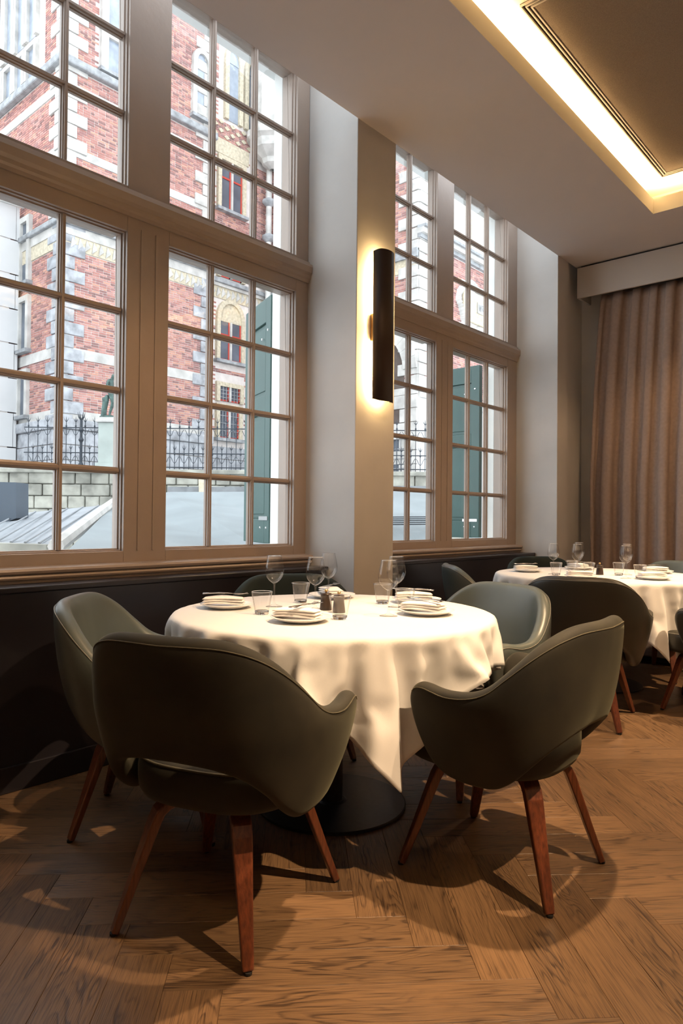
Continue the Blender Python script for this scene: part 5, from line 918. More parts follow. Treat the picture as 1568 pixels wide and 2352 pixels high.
setting(-2.13, 2.37, -30, 'at the back of the near table, behind the mills', 150)
for x, y, l in ((-2.085, 1.965, 'at the left of the near table, before the window ledge'), (-1.90, 2.015, 'in the middle of the near table in front of the mills'), (-2.08, 2.29, 'at the back of the near table, behind the mills'),
                (-1.58, 2.075, 'at the front right of the near table'), (-1.72, 2.31, 'behind the front right wine glass of the near table')):
    use(G0, (x, y, ZT_), 0, 'stemmed wine glass '+l, 'wine glass')
for x, y, l in ((-1.950, 1.775, 'on the left of the near table beside the left plate'), (-2.10, 2.135, 'at the back left of the near table'), (-1.655, 1.885, 'at the front of the near table beside the front plate'),
                (-1.83, 2.36, 'at the back of the near table, left of two glasses'), (-1.635, 2.255, 'at the right of the near table behind the right plate')):
    use(Tu0, (x, y, ZT_), 0, 'clear tapered water tumbler '+l, 'tumbler')
use(Mi0, (-1.865, 2.04, ZT_), 0, 'dark wooden mill in the middle of the near table, behind the wine glass stem', 'mill')
use(Mi0, (-1.775, 2.015, ZT_), 0, 'dark wooden mill with a brass knob, seen through the front tumbler of the near table', 'mill')
# far table
setting(-2.26, 4.59, 40, 'at the left side of the far table', 30)
setting(-1.40, 4.585, 40, 'front right on the far table', 160)
setting(-1.56, 5.18, 40, 'at the back right of the far table', 20)
setting(-1.76, 4.33, 30, 'on the far table behind the dark leather chair', 40)
setting(-2.10, 5.12, -30, 'at the back of the far table', 60)
for x, y, l in ((-2.035, 4.52, 'leftmost on the far table'), (-1.87, 4.53, 'second from the left on the far table'), (-2.02, 4.92, 'at the back of the far table against the curtain'),
                (-1.555, 4.53, 'at the right of the far table in front of another'), (-1.66, 4.86, 'at the right of the far table behind another')):
    use(G0, (x, y, ZT_), 0, 'stemmed wine glass '+l, 'wine glass')
for x, y, l in ((-1.975, 4.43, 'leftmost on the far table'), (-2.00, 4.75, 'behind the second wine glass of the far table'), (-1.82, 4.60, 'in the middle of the far table beside the mill'),
                (-1.68, 4.76, 'behind the right-hand wine glasses of the far table'), (-1.50, 4.63, 'beside the front right plate of the far table')):
    use(Tu0, (x, y, ZT_), 0, 'clear tapered water tumbler '+l, 'tumbler')
use(Mi0, (-1.79, 4.71, ZT_), 0, 'dark wooden mill on the far table', 'mill')
# ================================================================ OUTSIDE THE WINDOWS
def P(px, py, Z):
    return Vector((0, 0, HC))+(fw+r3*((px-781.7)/1592.9)-u3*((py-1169)/1592.9))*Z
BR = [mat('brick_%s' % n, c, 0.85, 0.12, 9) for n, c in (('red', (.36, .165, .140)), ('rose', (.43, .22, .19)), ('dark', (.22, .115, .105)), ('orange', (.47, .24, .18)), ('plum', (.29, .14, .13)))]
M['mortar'] = mat('lime_mortar', (.62, .57, .54), 0.9, 0.1, 5)
M['stone'] = mat('white_sandstone', (.47, .455, .43), 0.85, 0.22, 3, 0.6, 14)
M['grey_stone'] = mat('rock_faced_grey_stone', (.33, .34, .36), 0.9, 0.35, 4, 1.0, 12)
M['cream'] = mat('cream_carved_stone', (.50, .44, .33), 0.85, 0.22, 12, 0.8, 20)
M['lead'] = mat('weathered_moulding', (.27, .28, .29), 0.8, 0.35, 5, 0.6, 10)
M['bglass'] = mat('distant_window_glass', (.10, .12, .15), 0.12, 0.3, 2, spec=0.8)
M['lglass'] = mat('leaded_window_glass', (.26, .30, .36), 0.25, 0.25, 3, spec=0.8)
M['redp'] = mat('red_window_frame', (.42, .05, .035), 0.5)
M['iron'] = mat('wrought_iron', (.028, .035, .045), 0.6, metal=0.2)
M['bronze'] = mat('green_bronze', (.055, .090, .080), 0.45, 0.5, 14, metal=0.5)
M['moss'] = mat('mossy_masonry', (.29, .285, .245), 0.95, 0.4, 3, 0.9, 10)
M['zinc'] = mat('zinc_roofing', (.27, .29, .31), 0.55, 0.12, 2.5, 0.2, 6)
M['felt'] = mat('grey_roof_felt', (.22, .25, .26), 0.75, 0.12, 1.6, 0.2, 8)
M['bluegrey'] = mat('blue_grey_render', (.075, .095, .12), 0.7, 0.1, 3)
M['render'] = mat('white_render', (.54, .54, .54), 0.85, 0.04, 1.2)
M['patina'] = mat('green_stained_stone', (.31, .345, .32), 0.9, 0.12, 3, 0.3, 10)
ground = struct(MB().box(-60, -3.40, -30, 60, -3.2, -3.0).build('floor_outside', M['grey_stone']))

def PX(px, py, x):
    d = fw+r3*((px-781.7)/1592.9)-u3*((py-1169)/1592.9); return Vector((0, 0, HC))+d*(x/d.x)
class Fac:
    def __init__(s, kind, c): s.k, s.c = kind, c
    def p(s, u, z, d): return (s.c+d, u, z) if s.k == 'y' else (u, s.c-d, z)
    def box(s, mb, u0, u1, z0, z1, d0, d1):
        a, b = s.p(u0, z0, d0), s.p(u1, z1, d1)
        mb.box(min(a[0], b[0]), max(a[0], b[0]), min(a[1], b[1]), max(a[1], b[1]), z0, z1); return mb
    def bricks(s, regs, holes, seed, parent):
        rng = random.Random(seed); v = []; f = []; mi = []
        H, Lb, j = 0.0665, 0.225, 0.014
        for (u0, u1, z0, z1) in regs:
            n = int(round((z1-z0)/H))
            for r in range(n):
                z = z0+r*H; u = u0-(Lb/2 if r % 2 else 0)
                while u < u1:
                    L_ = Lb/2 if rng.random() < .3 else Lb
                    a, b = max(u, u0)+j/2, min(u+L_, u1)-j/2; u += L_
                    if b-a < .03: continue
                    zc, uc = z+H/2, (a+b)/2
                    if any(h[0]-.02 < uc < h[1]+.02 and h[2] < zc < h[3] for h in holes): continue
                    d = 0.006+rng.random()*0.008; q = len(v)
                    for dd in (0, d):
                        for uu, zz in ((a, z+j/2), (b, z+j/2), (b, z+H-j/2), (a, z+H-j/2)): v.append(s.p(uu, zz, dd))
                    f.append((q+4, q+5, q+6, q+7)); 
                    for i in range(4): k = (i+1) % 4; f.append((q+i, q+k, q+4+k, q+4+i))
                    m = rng.choice((0, 0, 1, 1, 2, 3, 4)); mi += [m]*5
        me = bpy.data.meshes.new('brickwork'); me.from_pydata(v, [], f)
        for b_ in BR: me.materials.append(b_)
        me.polygons.foreach_set('material_index', mi); me.update()
        o = link('brickwork', me, None, parent); o['kind'] = 'stuff'; return o
    def rect(s, u0, u1, z0, z1, d0, d1, name, m, parent, bevel=0.0):
        return s.box(MB(), u0, u1, z0, z1, d0, d1).build(name, m, parent, bevel=bevel)
    def window(s, u0, u1, z0, z1, parent, n=2, red=True, trans=None, glass='bglass', arch=False, sill=True, bars=False, sur='cream', w=0.14):
        m = MB(); zt = z1
        ze = z1 if not arch else z1; s.box(m, u0-w, u0, z0-.02, ze, 0, .12); s.box(m, u1, u1+w, z0-.02, ze, 0, .12)
        if not arch: s.box(m, u0-w, u1+w, z1, z1+w, 0, .12)
        uc, rr = (u0+u1)/2, (u1-u0)/2
        if arch:
            K = 10; hgt = arch
            pts = [(uc+rr*1.0*math.cos(PI*i/K)*(1 if True else 1), z1+hgt*math.sin(PI*i/K)**0.8) for i in range(K+1)]
            ptso = [(uc+(rr+w)*math.cos(PI*i/K), z1+(hgt+w)*math.sin(PI*i/K)**0.8) for i in range(K+1)]
            for i in range(K):
                q = [s.p(*ptso[i], .12), s.p(*ptso[i+1], .12), s.p(*pts[i+1], .12), s.p(*pts[i], .12)]; off = Vector(s.p(0, 0, 0))-Vector(s.p(0, 0, .12)); m.slab(q, off)
        o = m.build('window', M[sur], parent)
        if arch:
            MB().slab([s.p(a, b, .05) for a, b in pts], Vector(s.p(0, 0, 0))-Vector(s.p(0, 0, .03))).build('tympanum' if arch is not True and n > 1 else 'pane', M['cream'] if n > 1 else M[glass], o)
        st = (u1-u0)/n
        for i in range(n):
            a, b = u0+i*st+(0.03 if i else 0), u0+(i+1)*st-(0.03 if i < n-1 else 0)
            s.rect(a, b, z0, z1, .015, .03, 'pane', M[glass], o)
            if red:
                r_ = MB()
                for q in ((b-.05, b, z0, z1), (a, b, z0, z0+.05)): s.box(r_, *q, .03, .055)
                if trans: s.box(r_, a, b, trans, trans+.06, .03, .06)
                r_.build('red_frame', M['redp'], o)
            if bars:
                g = MB()
                for k in range(1, 3): s.box(g, a+(b-a)*k/3-.008, a+(b-a)*k/3+.008, z0, z1, .08, .095)
                for k in range(1, 4): s.box(g, a, b, z0+(z1-z0)*k/4-.008, z0+(z1-z0)*k/4+.008, .075, .09)
                g.build('grille', M['lead'], o)
        if n > 1: s.rect(uc-.035, uc+.035, z0, z1, 0, .11, 'mullion', M['stone'], o)
        if sill: s.rect(u0-w-.06, u1+w+.06, z0-.10, z0, 0, .20, 'sill', M['lead'], o)
        return o

B1 = empty('brick_building', (-18, 9, -3)); tag(B1, 'red brick gothic revival building with white stone bands across the courtyard', 'building')
B1.location = (0, 0, 0)
Rf, Lf, Mf, Wf, Ff = Fac('y', -18.0), Fac('x', 8.96), Fac('y', -18.2), Fac('x', 16.57), Fac('y', -11.62)
# mortar-coloured masses behind the bricks
b = MB(); b.box(-24, -18, 8.96, 14.03, -3, 19); b.box(-24, -18.2, 14.03, 16.57, -3, 19); b.box(-24, -11.62, 16.57, 34, -3, 17); b.build('wall_mass', M['mortar'], B1)
bands = [(5.45, 5.74), (11.0, 11.24), (12.72, 12.98)]
def quoins(fac, u, dirn, z0, z1, first, corner=None, m='grey_stone'):
    rng = random.Random(int(u*10)+7); z = z0; k = first
    while z < z1:
        h = 0.36; L_ = (0.72 if k % 2 else 0.42); a, b_ = (u, u+dirn*L_)
        s_ = MB(); fac.box(s_, min(a, b_), max(a, b_), z+.012, min(z+h, z1)-.012, 0, .045+rng.random()*.03)
        s_.build('quoin', M['stone'] if z > 9.2 and m == 'grey_stone' else M[m], B1, bevel=.018); z += h; k += 1
quoins(Rf, 8.92, 1, 3.55, 19, 0); quoins(Lf, -17.96, -1, 3.55, 19, 1); quoins(Rf, 14.03, -1, 3.55, 19, 0)
# tower, front facet
hR = [(9.9, 11.15, 13.7, 17.8), (13.2, 14.03, 13.7, 15.5)]
Rf.bricks([(9.2, 13.8, 4.02, 5.45), (9.2, 13.8, 5.74, 8.42), (9.2, 13.8, 9.2, 11.0), (9.2, 13.8, 11.24, 12.72), (9.2, 13.8, 12.98, 13.4), (9.3, 13.8, 13.62, 18)], hR, 1, B1)
for z0, z1 in bands:
    Rf.rect(8.96, 14.03, z0, z1, 0, .03, 'stone_band', M['stone'], B1); Lf.rect(-23.5, -17.97, z0, z1, 0, .03, 'stone_band', M['stone'], B1)
for fac, a, b_ in ((Rf, 8.85, 14.1), (Lf, -23.5, -17.85)):
    fac.rect(a, b_, 8.42, 8.80, 0, .035, 'carved_frieze', M['cream'], B1); fac.rect(a, b_, 8.80, 9.05, 0, .06, 'stone_band', M['stone'], B1)
    fac.rect(a, b_, 9.05, 9.20, 0, .16, 'cornice', M['lead'], B1, bevel=.03); fac.rect(a, b_, 13.40, 13.62, 0, .20, 'cornice', M['lead'], B1, bevel=.04)
    fac.rect(a, b_, 3.78, 4.02, 0, .04, 'stone_band', M['cream'] if 0 else M['stone'], B1); fac.rect(a, b_, 3.50, 3.78, 0, .14, 'plinth_moulding', M['grey_stone'], B1, bevel=.03)
rngq = random.Random(5)
for fac, a, b_ in ((Rf, 8.9, 14.1), (Lf, -23.5, -17.9), (Mf, 14.1, 16.57)):       # ashlar plinth, block by block
    z = 3.50
    while z > 0.3:
        h = 0.42; u = a-rngq.random()*.5
        while u < b_:
            L_ = rngq.uniform(.7, 1.1); s_ = MB(); fac.box(s_, max(u, a)+.008, min(u+L_, b_)-.008, z-h+.01, z-.01, 0, .05+rngq.random()*.02)
            if min(u+L_, b_)-max(u, a) > .08: s_.build('ashlar_block', M['grey_stone'], B1, bevel=.012)
            u += L_
        z -= h
# carved leaves on the frieze
lf_ = MB()
for i in range(22):
    u = 9.2+i*.21; lf_.slab([Rf.p(u, 8.45, .036), Rf.p(u+.16, 8.60, .036), Rf.p(u+.05, 8.77, .036), Rf.p(u+.02, 8.62, .036)], Vector(Rf.p(0, 0, .03))-Vector(Rf.p(0, 0, 0)))
for i in range(11):
    u = 14.15+i*.21; lf_.slab([Mf.p(u, 8.45, .036), Mf.p(u+.16, 8.60, .036), Mf.p(u+.05, 8.77, .036), Mf.p(u+.02, 8.62, .036)], Vector(Mf.p(0, 0, .03))-Vector(Mf.p(0, 0, 0)))
lf_.build('carved_leaves', M['stone'], B1)
Rf.window(10.22, 10.85, 13.78, 14.75, B1, 1, False, None, 'lglass', sur='stone', w=.22); Rf.window(10.22, 10.85, 15.05, 17.2, B1, 1, False, None, 'lglass', sur='stone', w=.22)
Rf.window(13.30, 13.72, 13.9, 15.6, B1, 1, False, None, 'lglass', arch=.35, sur='stone', w=.16)
# tower, left facet
Lf.bricks([(-23.4, -18.2, 4.02, 5.45), (-23.4, -18.2, 5.74, 8.42), (-23.4, -18.2, 9.2, 11.0), (-23.4, -18.2, 11.24, 12.72), (-23.4, -18.2, 12.98, 13.4), (-19.1, -18.2, 13.62, 18), (-23.4, -22.5, 13.62, 18)], [], 2, B1)
Lf.window(-20.25, -19.85, 7.85, 9.6, B1, 1, False, None, 'bglass', sur='stone', w=.16); Lf.window(-20.25, -19.85, 5.9, 7.3, B1, 1, False, None, 'bglass', sur='stone', w=.16); Lf.window(-20.25, -19.85, 4.0, 5.2, B1, 1, False, None, 'bglass', sur='stone', w=.14)
for u in (-21.6, -21.1, -20.6): Lf.window(u, u+.26, 11.35, 11.85, B1, 1, False, None, 'bglass', sur='stone', w=.10, sill=False)
for u in (-22.3, -21.55, -20.8, -20.05):
    Lf.window(u, u+.45, 14.9, 17.4, B1, 1, False, None, 'lglass', arch=.5, sur='stone', w=.14, sill=False); Lf.window(u, u+.45, 13.75, 14.6, B1, 1, False, None, 'lglass', sur='stone', w=.14, sill=False)
# recessed bay
hM = [(14.3, 15.7, 3.5, 5.95), (14.3, 15.75, 6.1, 8.42), (14.3, 15.75, 9.2, 9.95), (14.3, 15.9, 11.3, 13.3), (14.4, 16.3, 14.3, 17.6)]
Mf.bricks([(14.05, 16.55, 4.02, 8.42), (14.05, 16.55, 9.2, 13.4), (14.05, 16.55, 14.45, 18)], hM, 3, B1)
Mf.rect(14.03, 16.57, 8.42, 8.80, 0, .035, 'carved_frieze', M['cream'], B1); Mf.rect(14.03, 16.57, 8.80, 8.90, 0, .10, 'stone_band', M['stone'], B1); Mf.rect(14.03, 16.57, 8.90, 9.05, 0, .18, 'cornice', M['lead'], B1, bevel=.03)
Mf.window(14.52, 15.36, 3.78, 4.78, B1, 2, True, None, 'bglass', bars=True); Mf.window(14.52, 15.40, 5.02, 5.50, B1, 2, True, None, 'bglass', bars=True, sill=False)
Mf.window(14.50, 15.42, 6.38, 7.68, B1, 2, True, 7.2, 'bglass', arch=.62)
Mf.window(14.50, 15.42, 9.15, 9.60, B1, 2, True, None, 'bglass', sill=False); Mf.window(14.48, 15.40, 11.42, 13.05, B1, 2, True, 12.45, 'bglass')
Mf.rect(14.1, 15.7, 13.25, 13.75, 0, .05, 'stone_panel', M['cream'], B1)
Mf.window(14.75, 15.20, 14.50, 16.45, B1, 1, False, None, 'lglass', arch=.45, w=.16, sill=False); Mf.window(15.62, 16.05, 14.50, 16.45, B1, 1, False, None, 'lglass', arch=.45, w=.16, sill=False)
lz = MB()
for i in range(10):
    for j in range(4):
        if (i+j) % 2 == 0: u, z = 14.12+i*.245, 13.80+j*.15; lz.slab([Mf.p(u+.12, z, .02), Mf.p(u+.24, z+.075, .02), Mf.p(u+.12, z+.15, .02), Mf.p(u, z+.075, .02)], Vector(Mf.p(0, 0, .03))-Vector(Mf.p(0, 0, 0)))
lz.build('lozenge_frieze', M['cream'], B1)
Mf.bricks([(14.05, 16.55, 13.78, 14.4)], [], 9, B1)
# projecting wing with gateway
hW = [(-14.4, -12.15, 3, 7.05)]
Wf.bricks([(-18.1, -11.75, 5.0, 8.42), (-18.1, -11.75, 9.2, 12.1), (-18.1, -11.75, 12.35, 16)], hW, 4, B1)
for z0, z1, d, n_, m_ in ((8.42, 8.80, .04, 'carved_frieze', 'cream'), (8.80, 9.05, .12, 'cornice', 'lead'), (12.1, 12.35, .04, 'stone_band', 'stone'), (4.8, 5.0, .06, 'stone_band', 'stone')): Wf.rect(-18.1, -11.6, z0, z1, 0, d, n_, M[m_], B1)
K = 14; m = MB(); ac, ar, az = -13.25, 1.15, 5.55
for i in range(K):
    a0, a1 = PI*i/K, PI*(i+1)/K
    q = [Wf.p(ac+(ar+.5)*math.cos(a0), az+(ar+.5)*math.sin(a0), .10), Wf.p(ac+(ar+.5)*math.cos(a1), az+(ar+.5)*math.sin(a1), .10), Wf.p(ac+ar*math.cos(a1), az+ar*math.sin(a1), .10), Wf.p(ac+ar*math.cos(a0), az+ar*math.sin(a0), .10)]
    MB().slab(q, (0, .1, 0)).build('arch_stone', M['stone'], B1, bevel=.01)
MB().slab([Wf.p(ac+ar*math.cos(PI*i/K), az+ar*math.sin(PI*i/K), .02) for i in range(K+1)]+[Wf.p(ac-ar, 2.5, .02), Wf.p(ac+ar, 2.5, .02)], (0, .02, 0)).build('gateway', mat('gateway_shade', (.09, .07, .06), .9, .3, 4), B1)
z = 4.8
while z > 0.5:
    for k in range(9):
        u = -18.0+k*.72+(.3 if int(z*2.4) % 2 else 0)
        if not (ac-ar-.1 < u+.3 < ac+ar-.3): Wf.rect(u+.01, min(u+.71, -11.62), z-.40, z-.01, 0, .05+rngq.random()*.03, 'ashlar_block', M['stone'], B1, bevel=.012)
    z -= .41
Wf.window(-12.45, -12.0, 2.35, 3.5, B1, 1, False, None, 'bglass', bars=True, sur='stone', w=.1)
# front of the wing
hF = [(18.3, 21.6, 6.9, 9.1)]
Ff.bricks([(16.9, 26, 5.0, 9.35)], [(18.9, 20.9, 7.3, 8.8)], 5, B1)
Ff.bricks([(16.9, 18.2, 9.7, 15)], [], 6, B1)
quoins(Ff, 16.55, 1, 5.0, 16, 1, m='stone'); quoins(Wf, -11.6, -1, 5.0, 16, 0, m='stone')
for a, b_, d, m_ in ((9.35, 9.47, .12, 'lead'), (9.47, 9.62, .22, 'stone'), (9.62, 9.70, .30, 'lead')): Ff.rect(16.5, 34, a, b_, 0, d, 'cornice', M[m_], B1)
Ff.rect(16.6, 34, 4.7, 5.0, 0, .08, 'stone_band', M['stone'], B1); Ff.rect(16.6, 34, 0, 4.7, 0, .03, 'rendered_base', M['render'], B1)
for i in range(10): Ff.rect(18.3+i*1.2, 18.3+i*1.2+1.14, 9.72, 12.6, 0, .04, 'mosaic_panel', mat('pale_mosaic', (.66, .60, .48), .7, .2, 25) if i == 0 else bpy.data.materials['pale_mosaic'], B1)
# carved cartouche with an illegible inscription tablet
ct = MB(); rr_ = random.Random(8)
for k in range(46):
    a = 2*PI*k/46; u, z = 19.75+(.98+.10*math.sin(5*a))*math.cos(a), 8.0+(.72+.09*math.cos(7*a))*math.sin(a); rr_.random()
    n0 = len(ct.v); rad = .10+rr_.random()*.06
    for q in range(7):
        t = 2*PI*q/7; ct.v.append(Ff.p(u+rad*math.cos(t), z+rad*math.sin(t), .0))
    ct.v.append(Ff.p(u, z, .16))
    for q in range(7): ct.f.append((n0+q, n0+(q+1) % 7, n0+7))
ct.build('cartouche_scrolls', M['stone'], B1); Ff.rect(18.95, 20.55, 7.5, 8.5, 0, .09, 'cartouche', M['cream'], B1, bevel=.04)
Ff.rect(19.75, 20.65, 7.86, 8.22, .09, .13, 'tablet', M['stone'], B1, bevel=.01)
ch = MB()
for k, (pts) in enumerate([[(0, 1), (.25, 0), (.5, 1), (.75, 0), (1, 1)], [(0, 0), (0, 1), (.9, .95), (.1, .5), (.9, .0)], [(0, 0), (0, 1), (1, 1)], [(0, 0), (.5, 1), (1, 0)]]):
    for (a, b_), (c, d) in zip(pts, pts[1:]): ch.tube([Ff.p(19.80+k*.21+a*.15, 7.93+b_*.22, .135), Ff.p(19.80+k*.21+c*.15, 7.93+d*.22, .135)], .012, 4)
ch.build('inscription', M['lead'], B1)
# colonnette and corbel in the inner corner
cn = MB(); cn.lathe([(.10, 8.6), (.10, 13.3)], 16, c=(-17.85, 16.38, 0)); cn.build('colonnette', M['stone'], B1, True)
for z in (9.3, 10.9, 12.15): MB().lathe([(.10, z-.14), (.24, z), (.24, z+.08), (.10, z+.16)], 16, c=(-17.85, 16.38, 0)).build('shaft_ring', M['lead'], B1, True)
MB().lathe([(.10, 13.2), (.35, 13.35), (.40, 13.5), (.75, 13.75), (.80, 14.0), (.95, 14.1), (.95, 14.3), (.8, 14.4), (.8, 17)], 10, c=(-17.6, 16.3, 0)).build('corbelled_turret', M['stone'], B1)

# neighbouring white building
B2 = empty('white_building', (0, 0, 0)); tag(B2, 'plain white rendered building at the left, in front of the brick one', 'building')
MB().box(-23.9, -20.32, 0.5, 8.60, -3, 10.1).build('wall_mass', M['mortar'], B2); f2 = Fac('y', -20.32); z = 10.1; k = 0
while z > -1:
    for i in range(7): f2.rect(.6+i*1.36-(.6 if k % 2 else 0), min(8.86, .6+(i+1)*1.36-(.6 if k % 2 else 0))-.015, z-.98, z-.015, 0, .03, 'render_block', M['render'], B2) if .6+i*1.36-(.6 if k % 2 else 0) < 8.84 else None
    z -= 1.0; k += 1
f2.rect(.5, 8.95, 10.1, 10.3, 0, .25, 'coping', M['white_wood'], B2)

# ---- retaining wall, railings, pedestal and statue
WZ = 14.0
def W(px, z, Z=WZ):
    p = fw0*Z+r0*((px-781.7)/1592.9*Z); return Vector((p.x, p.y, z))
ret = empty('retaining_wall', (0, 0, 0)); tag(ret, 'mossy stone retaining wall below the iron railings', 'wall')
dx = (W(400, 0)-W(300, 0)).normalized(); dn = Vector((fw0.x, fw0.y, 0)).normalized()
rg = random.Random(21)
for z0, z1 in ((1.78, 2.02), (1.54, 1.78), (1.28, 1.54), (1.02, 1.28), (.4, 1.02)):
    px = -40+rg.random()*30
    while px < 1060:
        w_ = rg.uniform(28, 66); a, b_ = W(px+1, z0+.008), W(min(px+w_, 1060)-1, z0+.008); o_ = dn*(-rg.random()*.05)
        MB().slab([a+o_, b_+o_, Vector((b_.x, b_.y, z1-.008))+o_, Vector((a.x, a.y, z1-.008))+o_], dn*.35).build('stone', M['moss'], ret, bevel=.02); px += w_
a, b_ = W(-50, 2.0), W(1070, 2.0); MB().slab([a-dn*.1, b_-dn*.1, b_-dn*.1+Vector((0, 0, .09)), a-dn*.1+Vector((0, 0, .09))], dn*.55).build('coping', M['moss'], ret, bevel=.02)
MB().slab([W(-60, -3)+dn*.05, W(1070, -3)+dn*.05, W(1070, 1.95)+dn*.05, W(-60, 1.95)+dn*.05], dn*.25).build('core', M['moss'], ret)
fen = empty('iron_railings', (0, 0, 0)); tag(fen, 'black wrought-iron railings with flower spikes on the retaining wall', 'fence')
def bar(h, fl):
    m = MB(); m.tube([(0, 0, 0), (0, 0, h)], .008, 5); m.tube([(0, 0, h), (0, 0, h+.09)], [.010, .001], 5)
    for s in (-1, 1): m.tube([(0, 0, h-.03), (s*.022*fl, 0, h+.01), (s*.034*fl, 0, h+.055)], [.006, .006, .001], 4)
    m.tube([(0, 0, h-.14), (0, 0, h-.11), (0, 0, h-.08)], [.008, .020, .008], 6)
    for s in (-1, 1): m.tube([(0, 0, h-.30), (s*.03, 0, h-.27), (s*.06, 0, h-.20), (s*.085, 0, h-.165)], .005, 4)
    return m.me('bar')
tall, short = bar(.98, 1.3), bar(.43, 1.1); tall.materials.append(M['iron']); short.materials.append(M['iron'])
ang = math.atan2(dx.y, dx.x); L0 = 60; px = L0; k = 0
while px < 1040:
    if not 226 < px < 278: link('railing_bar', tall if k % 2 == 0 else short, None, fen, False, W(px, 2.09)+dn*.05, (0, 0, ang))
    px += 10.9; k += 1
for z in (2.14, 2.42, 2.93):
    for p0, p1 in ((50, 226), (280, 1045)): MB().tube([W(p0, z)+dn*.05, W(p1, z)+dn*.05], .011, 5).build('rail', M['iron'], fen)
for p0 in (186, 268, 480):
    q = W(p0, 2.05)-dn*.05; m = MB(); m.tube([q, q+Vector((0, 0, 1.05))], .028, 8)
    for s in range(6): t = 2*PI*s/6; m.tube([q+Vector((0, 0, 1.0)), q+Vector((.05*math.cos(t), .05*math.sin(t), 1.08)), q+Vector((.07*math.cos(t), .07*math.sin(t), 1.18))], [.014, .012, .002], 5)
    for z in (.12, .62, .82): m.tube([q+Vector((0, 0, z-.05)), q+Vector((0, 0, z)), q+Vector((0, 0, z+.05))], [.028, .055, .028], 8)
    m.build('post', M['iron'], fen)
pd = empty('stone_pedestal', W(250, 2.07, 13.4), ang); tag(pd, 'green-stained stone pedestal under the bronze figure', 'pedestal')
MB().box(-.17, .17, -.17, .17, 0, .86).build('shaft', M['patina'], pd, bevel=.01); MB().box(-.22, .22, -.22, .22, .86, .92).build('cap', M['stone'], pd, bevel=.015); MB().box(-.18, .18, -.18, .18, .92, .96).build('top_step', M['stone'], pd); MB().box(-.21, .21, -.21, .21, -.02, .08).build('foot', M['patina'], pd)
def skin(name, verts, edges, rad, m, parent, root=0, lv=2):
    me = bpy.data.meshes.new(name); me.from_pydata(verts, edges, []); o = link(name, me, m, parent)
    o.modifiers.new('skin', 'SKIN'); sv = me.skin_vertices[0].data
    for i, r_ in enumerate(rad): sv[i].radius = (r_, r_)
    sv[root].use_root = True; s = o.modifiers.new('sub', 'SUBSURF'); s.levels = lv; s.render_levels = lv
    o.modifiers['skin'].use_smooth_shade = True; return o
st = empty('bronze_statue', W(246, 3.032, 13.4), ang); tag(st, 'small green bronze nude figure leaning on a tree stump atop the stone pedestal', 'statue')
V = [(.045, 0, .50), (.035, 0, .60), (.03, 0, .70), (.06, 0, .755), (.085, -.01, .80), (.095, -.02, .855),        # pelvis..head
     (.02, .07, .715), (.06, .10, .62), (.13, .03, .60),                                                       # far arm
     (.02, -.075, .715), (-.005, -.11, .62), (.09, -.09, .58), (.14, -.04, .60),                               # near arm
     (.05, -.05, .46), (.10, -.06, .30), (.045, -.06, .10), (.04, -.06, .045), (.10, -.065, .035),             # near leg
     (.04, .05, .46), (.06, .06, .28), (.00, .07, .10), (-.005, .07, .045), (.05, .075, .035)]
E_ = [(0, 1), (1, 2), (2, 3), (3, 4), (4, 5), (2, 6), (6, 7), (7, 8), (2, 9), (9, 10), (10, 11), (11, 12), (0, 13), (13, 14), (14, 15), (15, 16), (16, 17), (0, 18), (18, 19), (19, 20), (20, 21), (21, 22)]
RD = [.070, .066, .074, .028, .040, .034, .034, .024, .018, .034, .026, .020, .016, .052, .034, .022, .022, .016, .052, .034, .022, .022, .016]
skin('figure', V, E_, RD, M['bronze'], st)
skin('stump', [(-.10, .0, .0), (-.085, 0, .16), (-.06, 0, .34), (-.02, .01, .46), (-.12, 0, .40)], [(0, 1), (1, 2), (2, 3), (2, 4)], [.06, .055, .055, .045, .022], M['bronze'], st)
MB().lathe([(0, 0), (.17, 0), (.165, .03), (.13, .045), (0, .05)], 20).build('rock_base', M['bronze'], st)

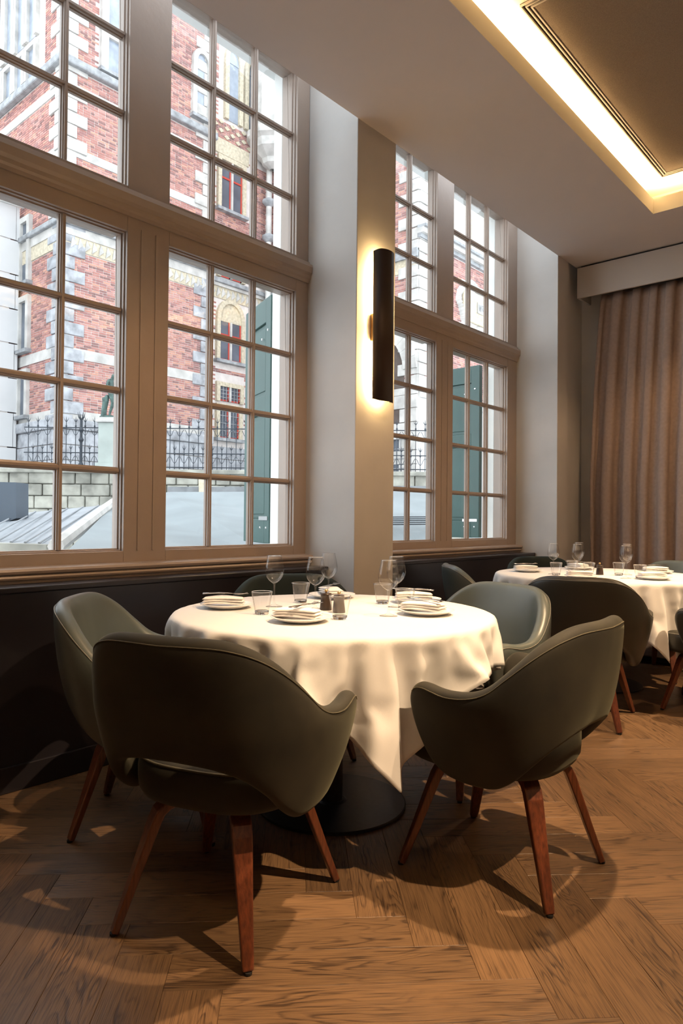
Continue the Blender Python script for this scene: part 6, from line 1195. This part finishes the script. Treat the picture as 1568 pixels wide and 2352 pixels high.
# ---- low roofs right outside
rf = empty('lean_to_roof', (0, 0, 0)); tag(rf, 'low grey felt and zinc roof just outside the windows', 'roof')
A_, Bq = P(262, 1158, 9.0), P(133, 1268, 4.6)
MB().slab([P(385, 1130, 9.4), P(1030, 1128, 9.8), PX(1030, 1275, -3.7), PX(640, 1285, -3.7)], (0, 0, -.12)).build('felt_slope', M['felt'], rf)
MB().slab([A_, P(385, 1130, 9.4), PX(640, 1285, -3.7), PX(120, 1300, -3.7)], (0, 0, -.12)).build('felt_slope', M['felt'], rf)
top = [P(-220, 1205, 8.6), A_]; bot = [P(-300, 1236, 5.0), P(122, 1250, 5.0)]
MB().slab([top[0], top[1], bot[1], bot[0]], (0, 0, -.10)).build('zinc_slope', M['zinc'], rf)
for k in range(14):
    t = k/13; a = top[0].lerp(top[1], t); b_ = bot[0].lerp(bot[1], t); MB().tube([a+Vector((0, 0, .006)), b_+Vector((0, 0, .006))], .008, 6).build('standing_seam', M['zinc'], rf)
MB().tube([A_+Vector((0, 0, .03)), P(128, 1262, 4.75)+Vector((0, 0, .02))], .055, 8).build('hip_roll', M['stone'], rf)
MB().slab([bot[0], bot[1], bot[1]-Vector((0, 0, .10)), bot[0]-Vector((0, 0, .10))], -dn*.12).build('gutter', M['moss'], rf)
MB().slab([P(385, 1118, 9.5), P(1030, 1116, 9.9), P(1030, 1132, 9.9), P(385, 1134, 9.5)], dn*.1).build('flashing', M['lead'], rf)
for k in range(5): MB().tube([PX(830, 1188+k*4.4, -4.4), PX(1010, 1187+k*4.2, -4.4)], .007, 6).build('ribbed_strip', M['iron'], rf)
bw = MB().slab([P(-120, 1105, 7.6), P(37, 1108, 7.6), P(37, 1190, 7.6), P(-120, 1260, 7.6)], dn*.3).build('boundary_wall', M['bluegrey']); tag(bw, 'dark blue-grey rendered wall end at the far left outside', 'wall')
vp = MB().slab([P(455, 1098, 9.6), P(480, 1098, 9.6), P(474, 1156, 9.4), P(457, 1160, 9.4)], dn*.12).build('chimney_stub', M['cream'], None, bevel=.01); tag(vp, 'short pale stone upstand at the top of the grey roof', 'chimney')
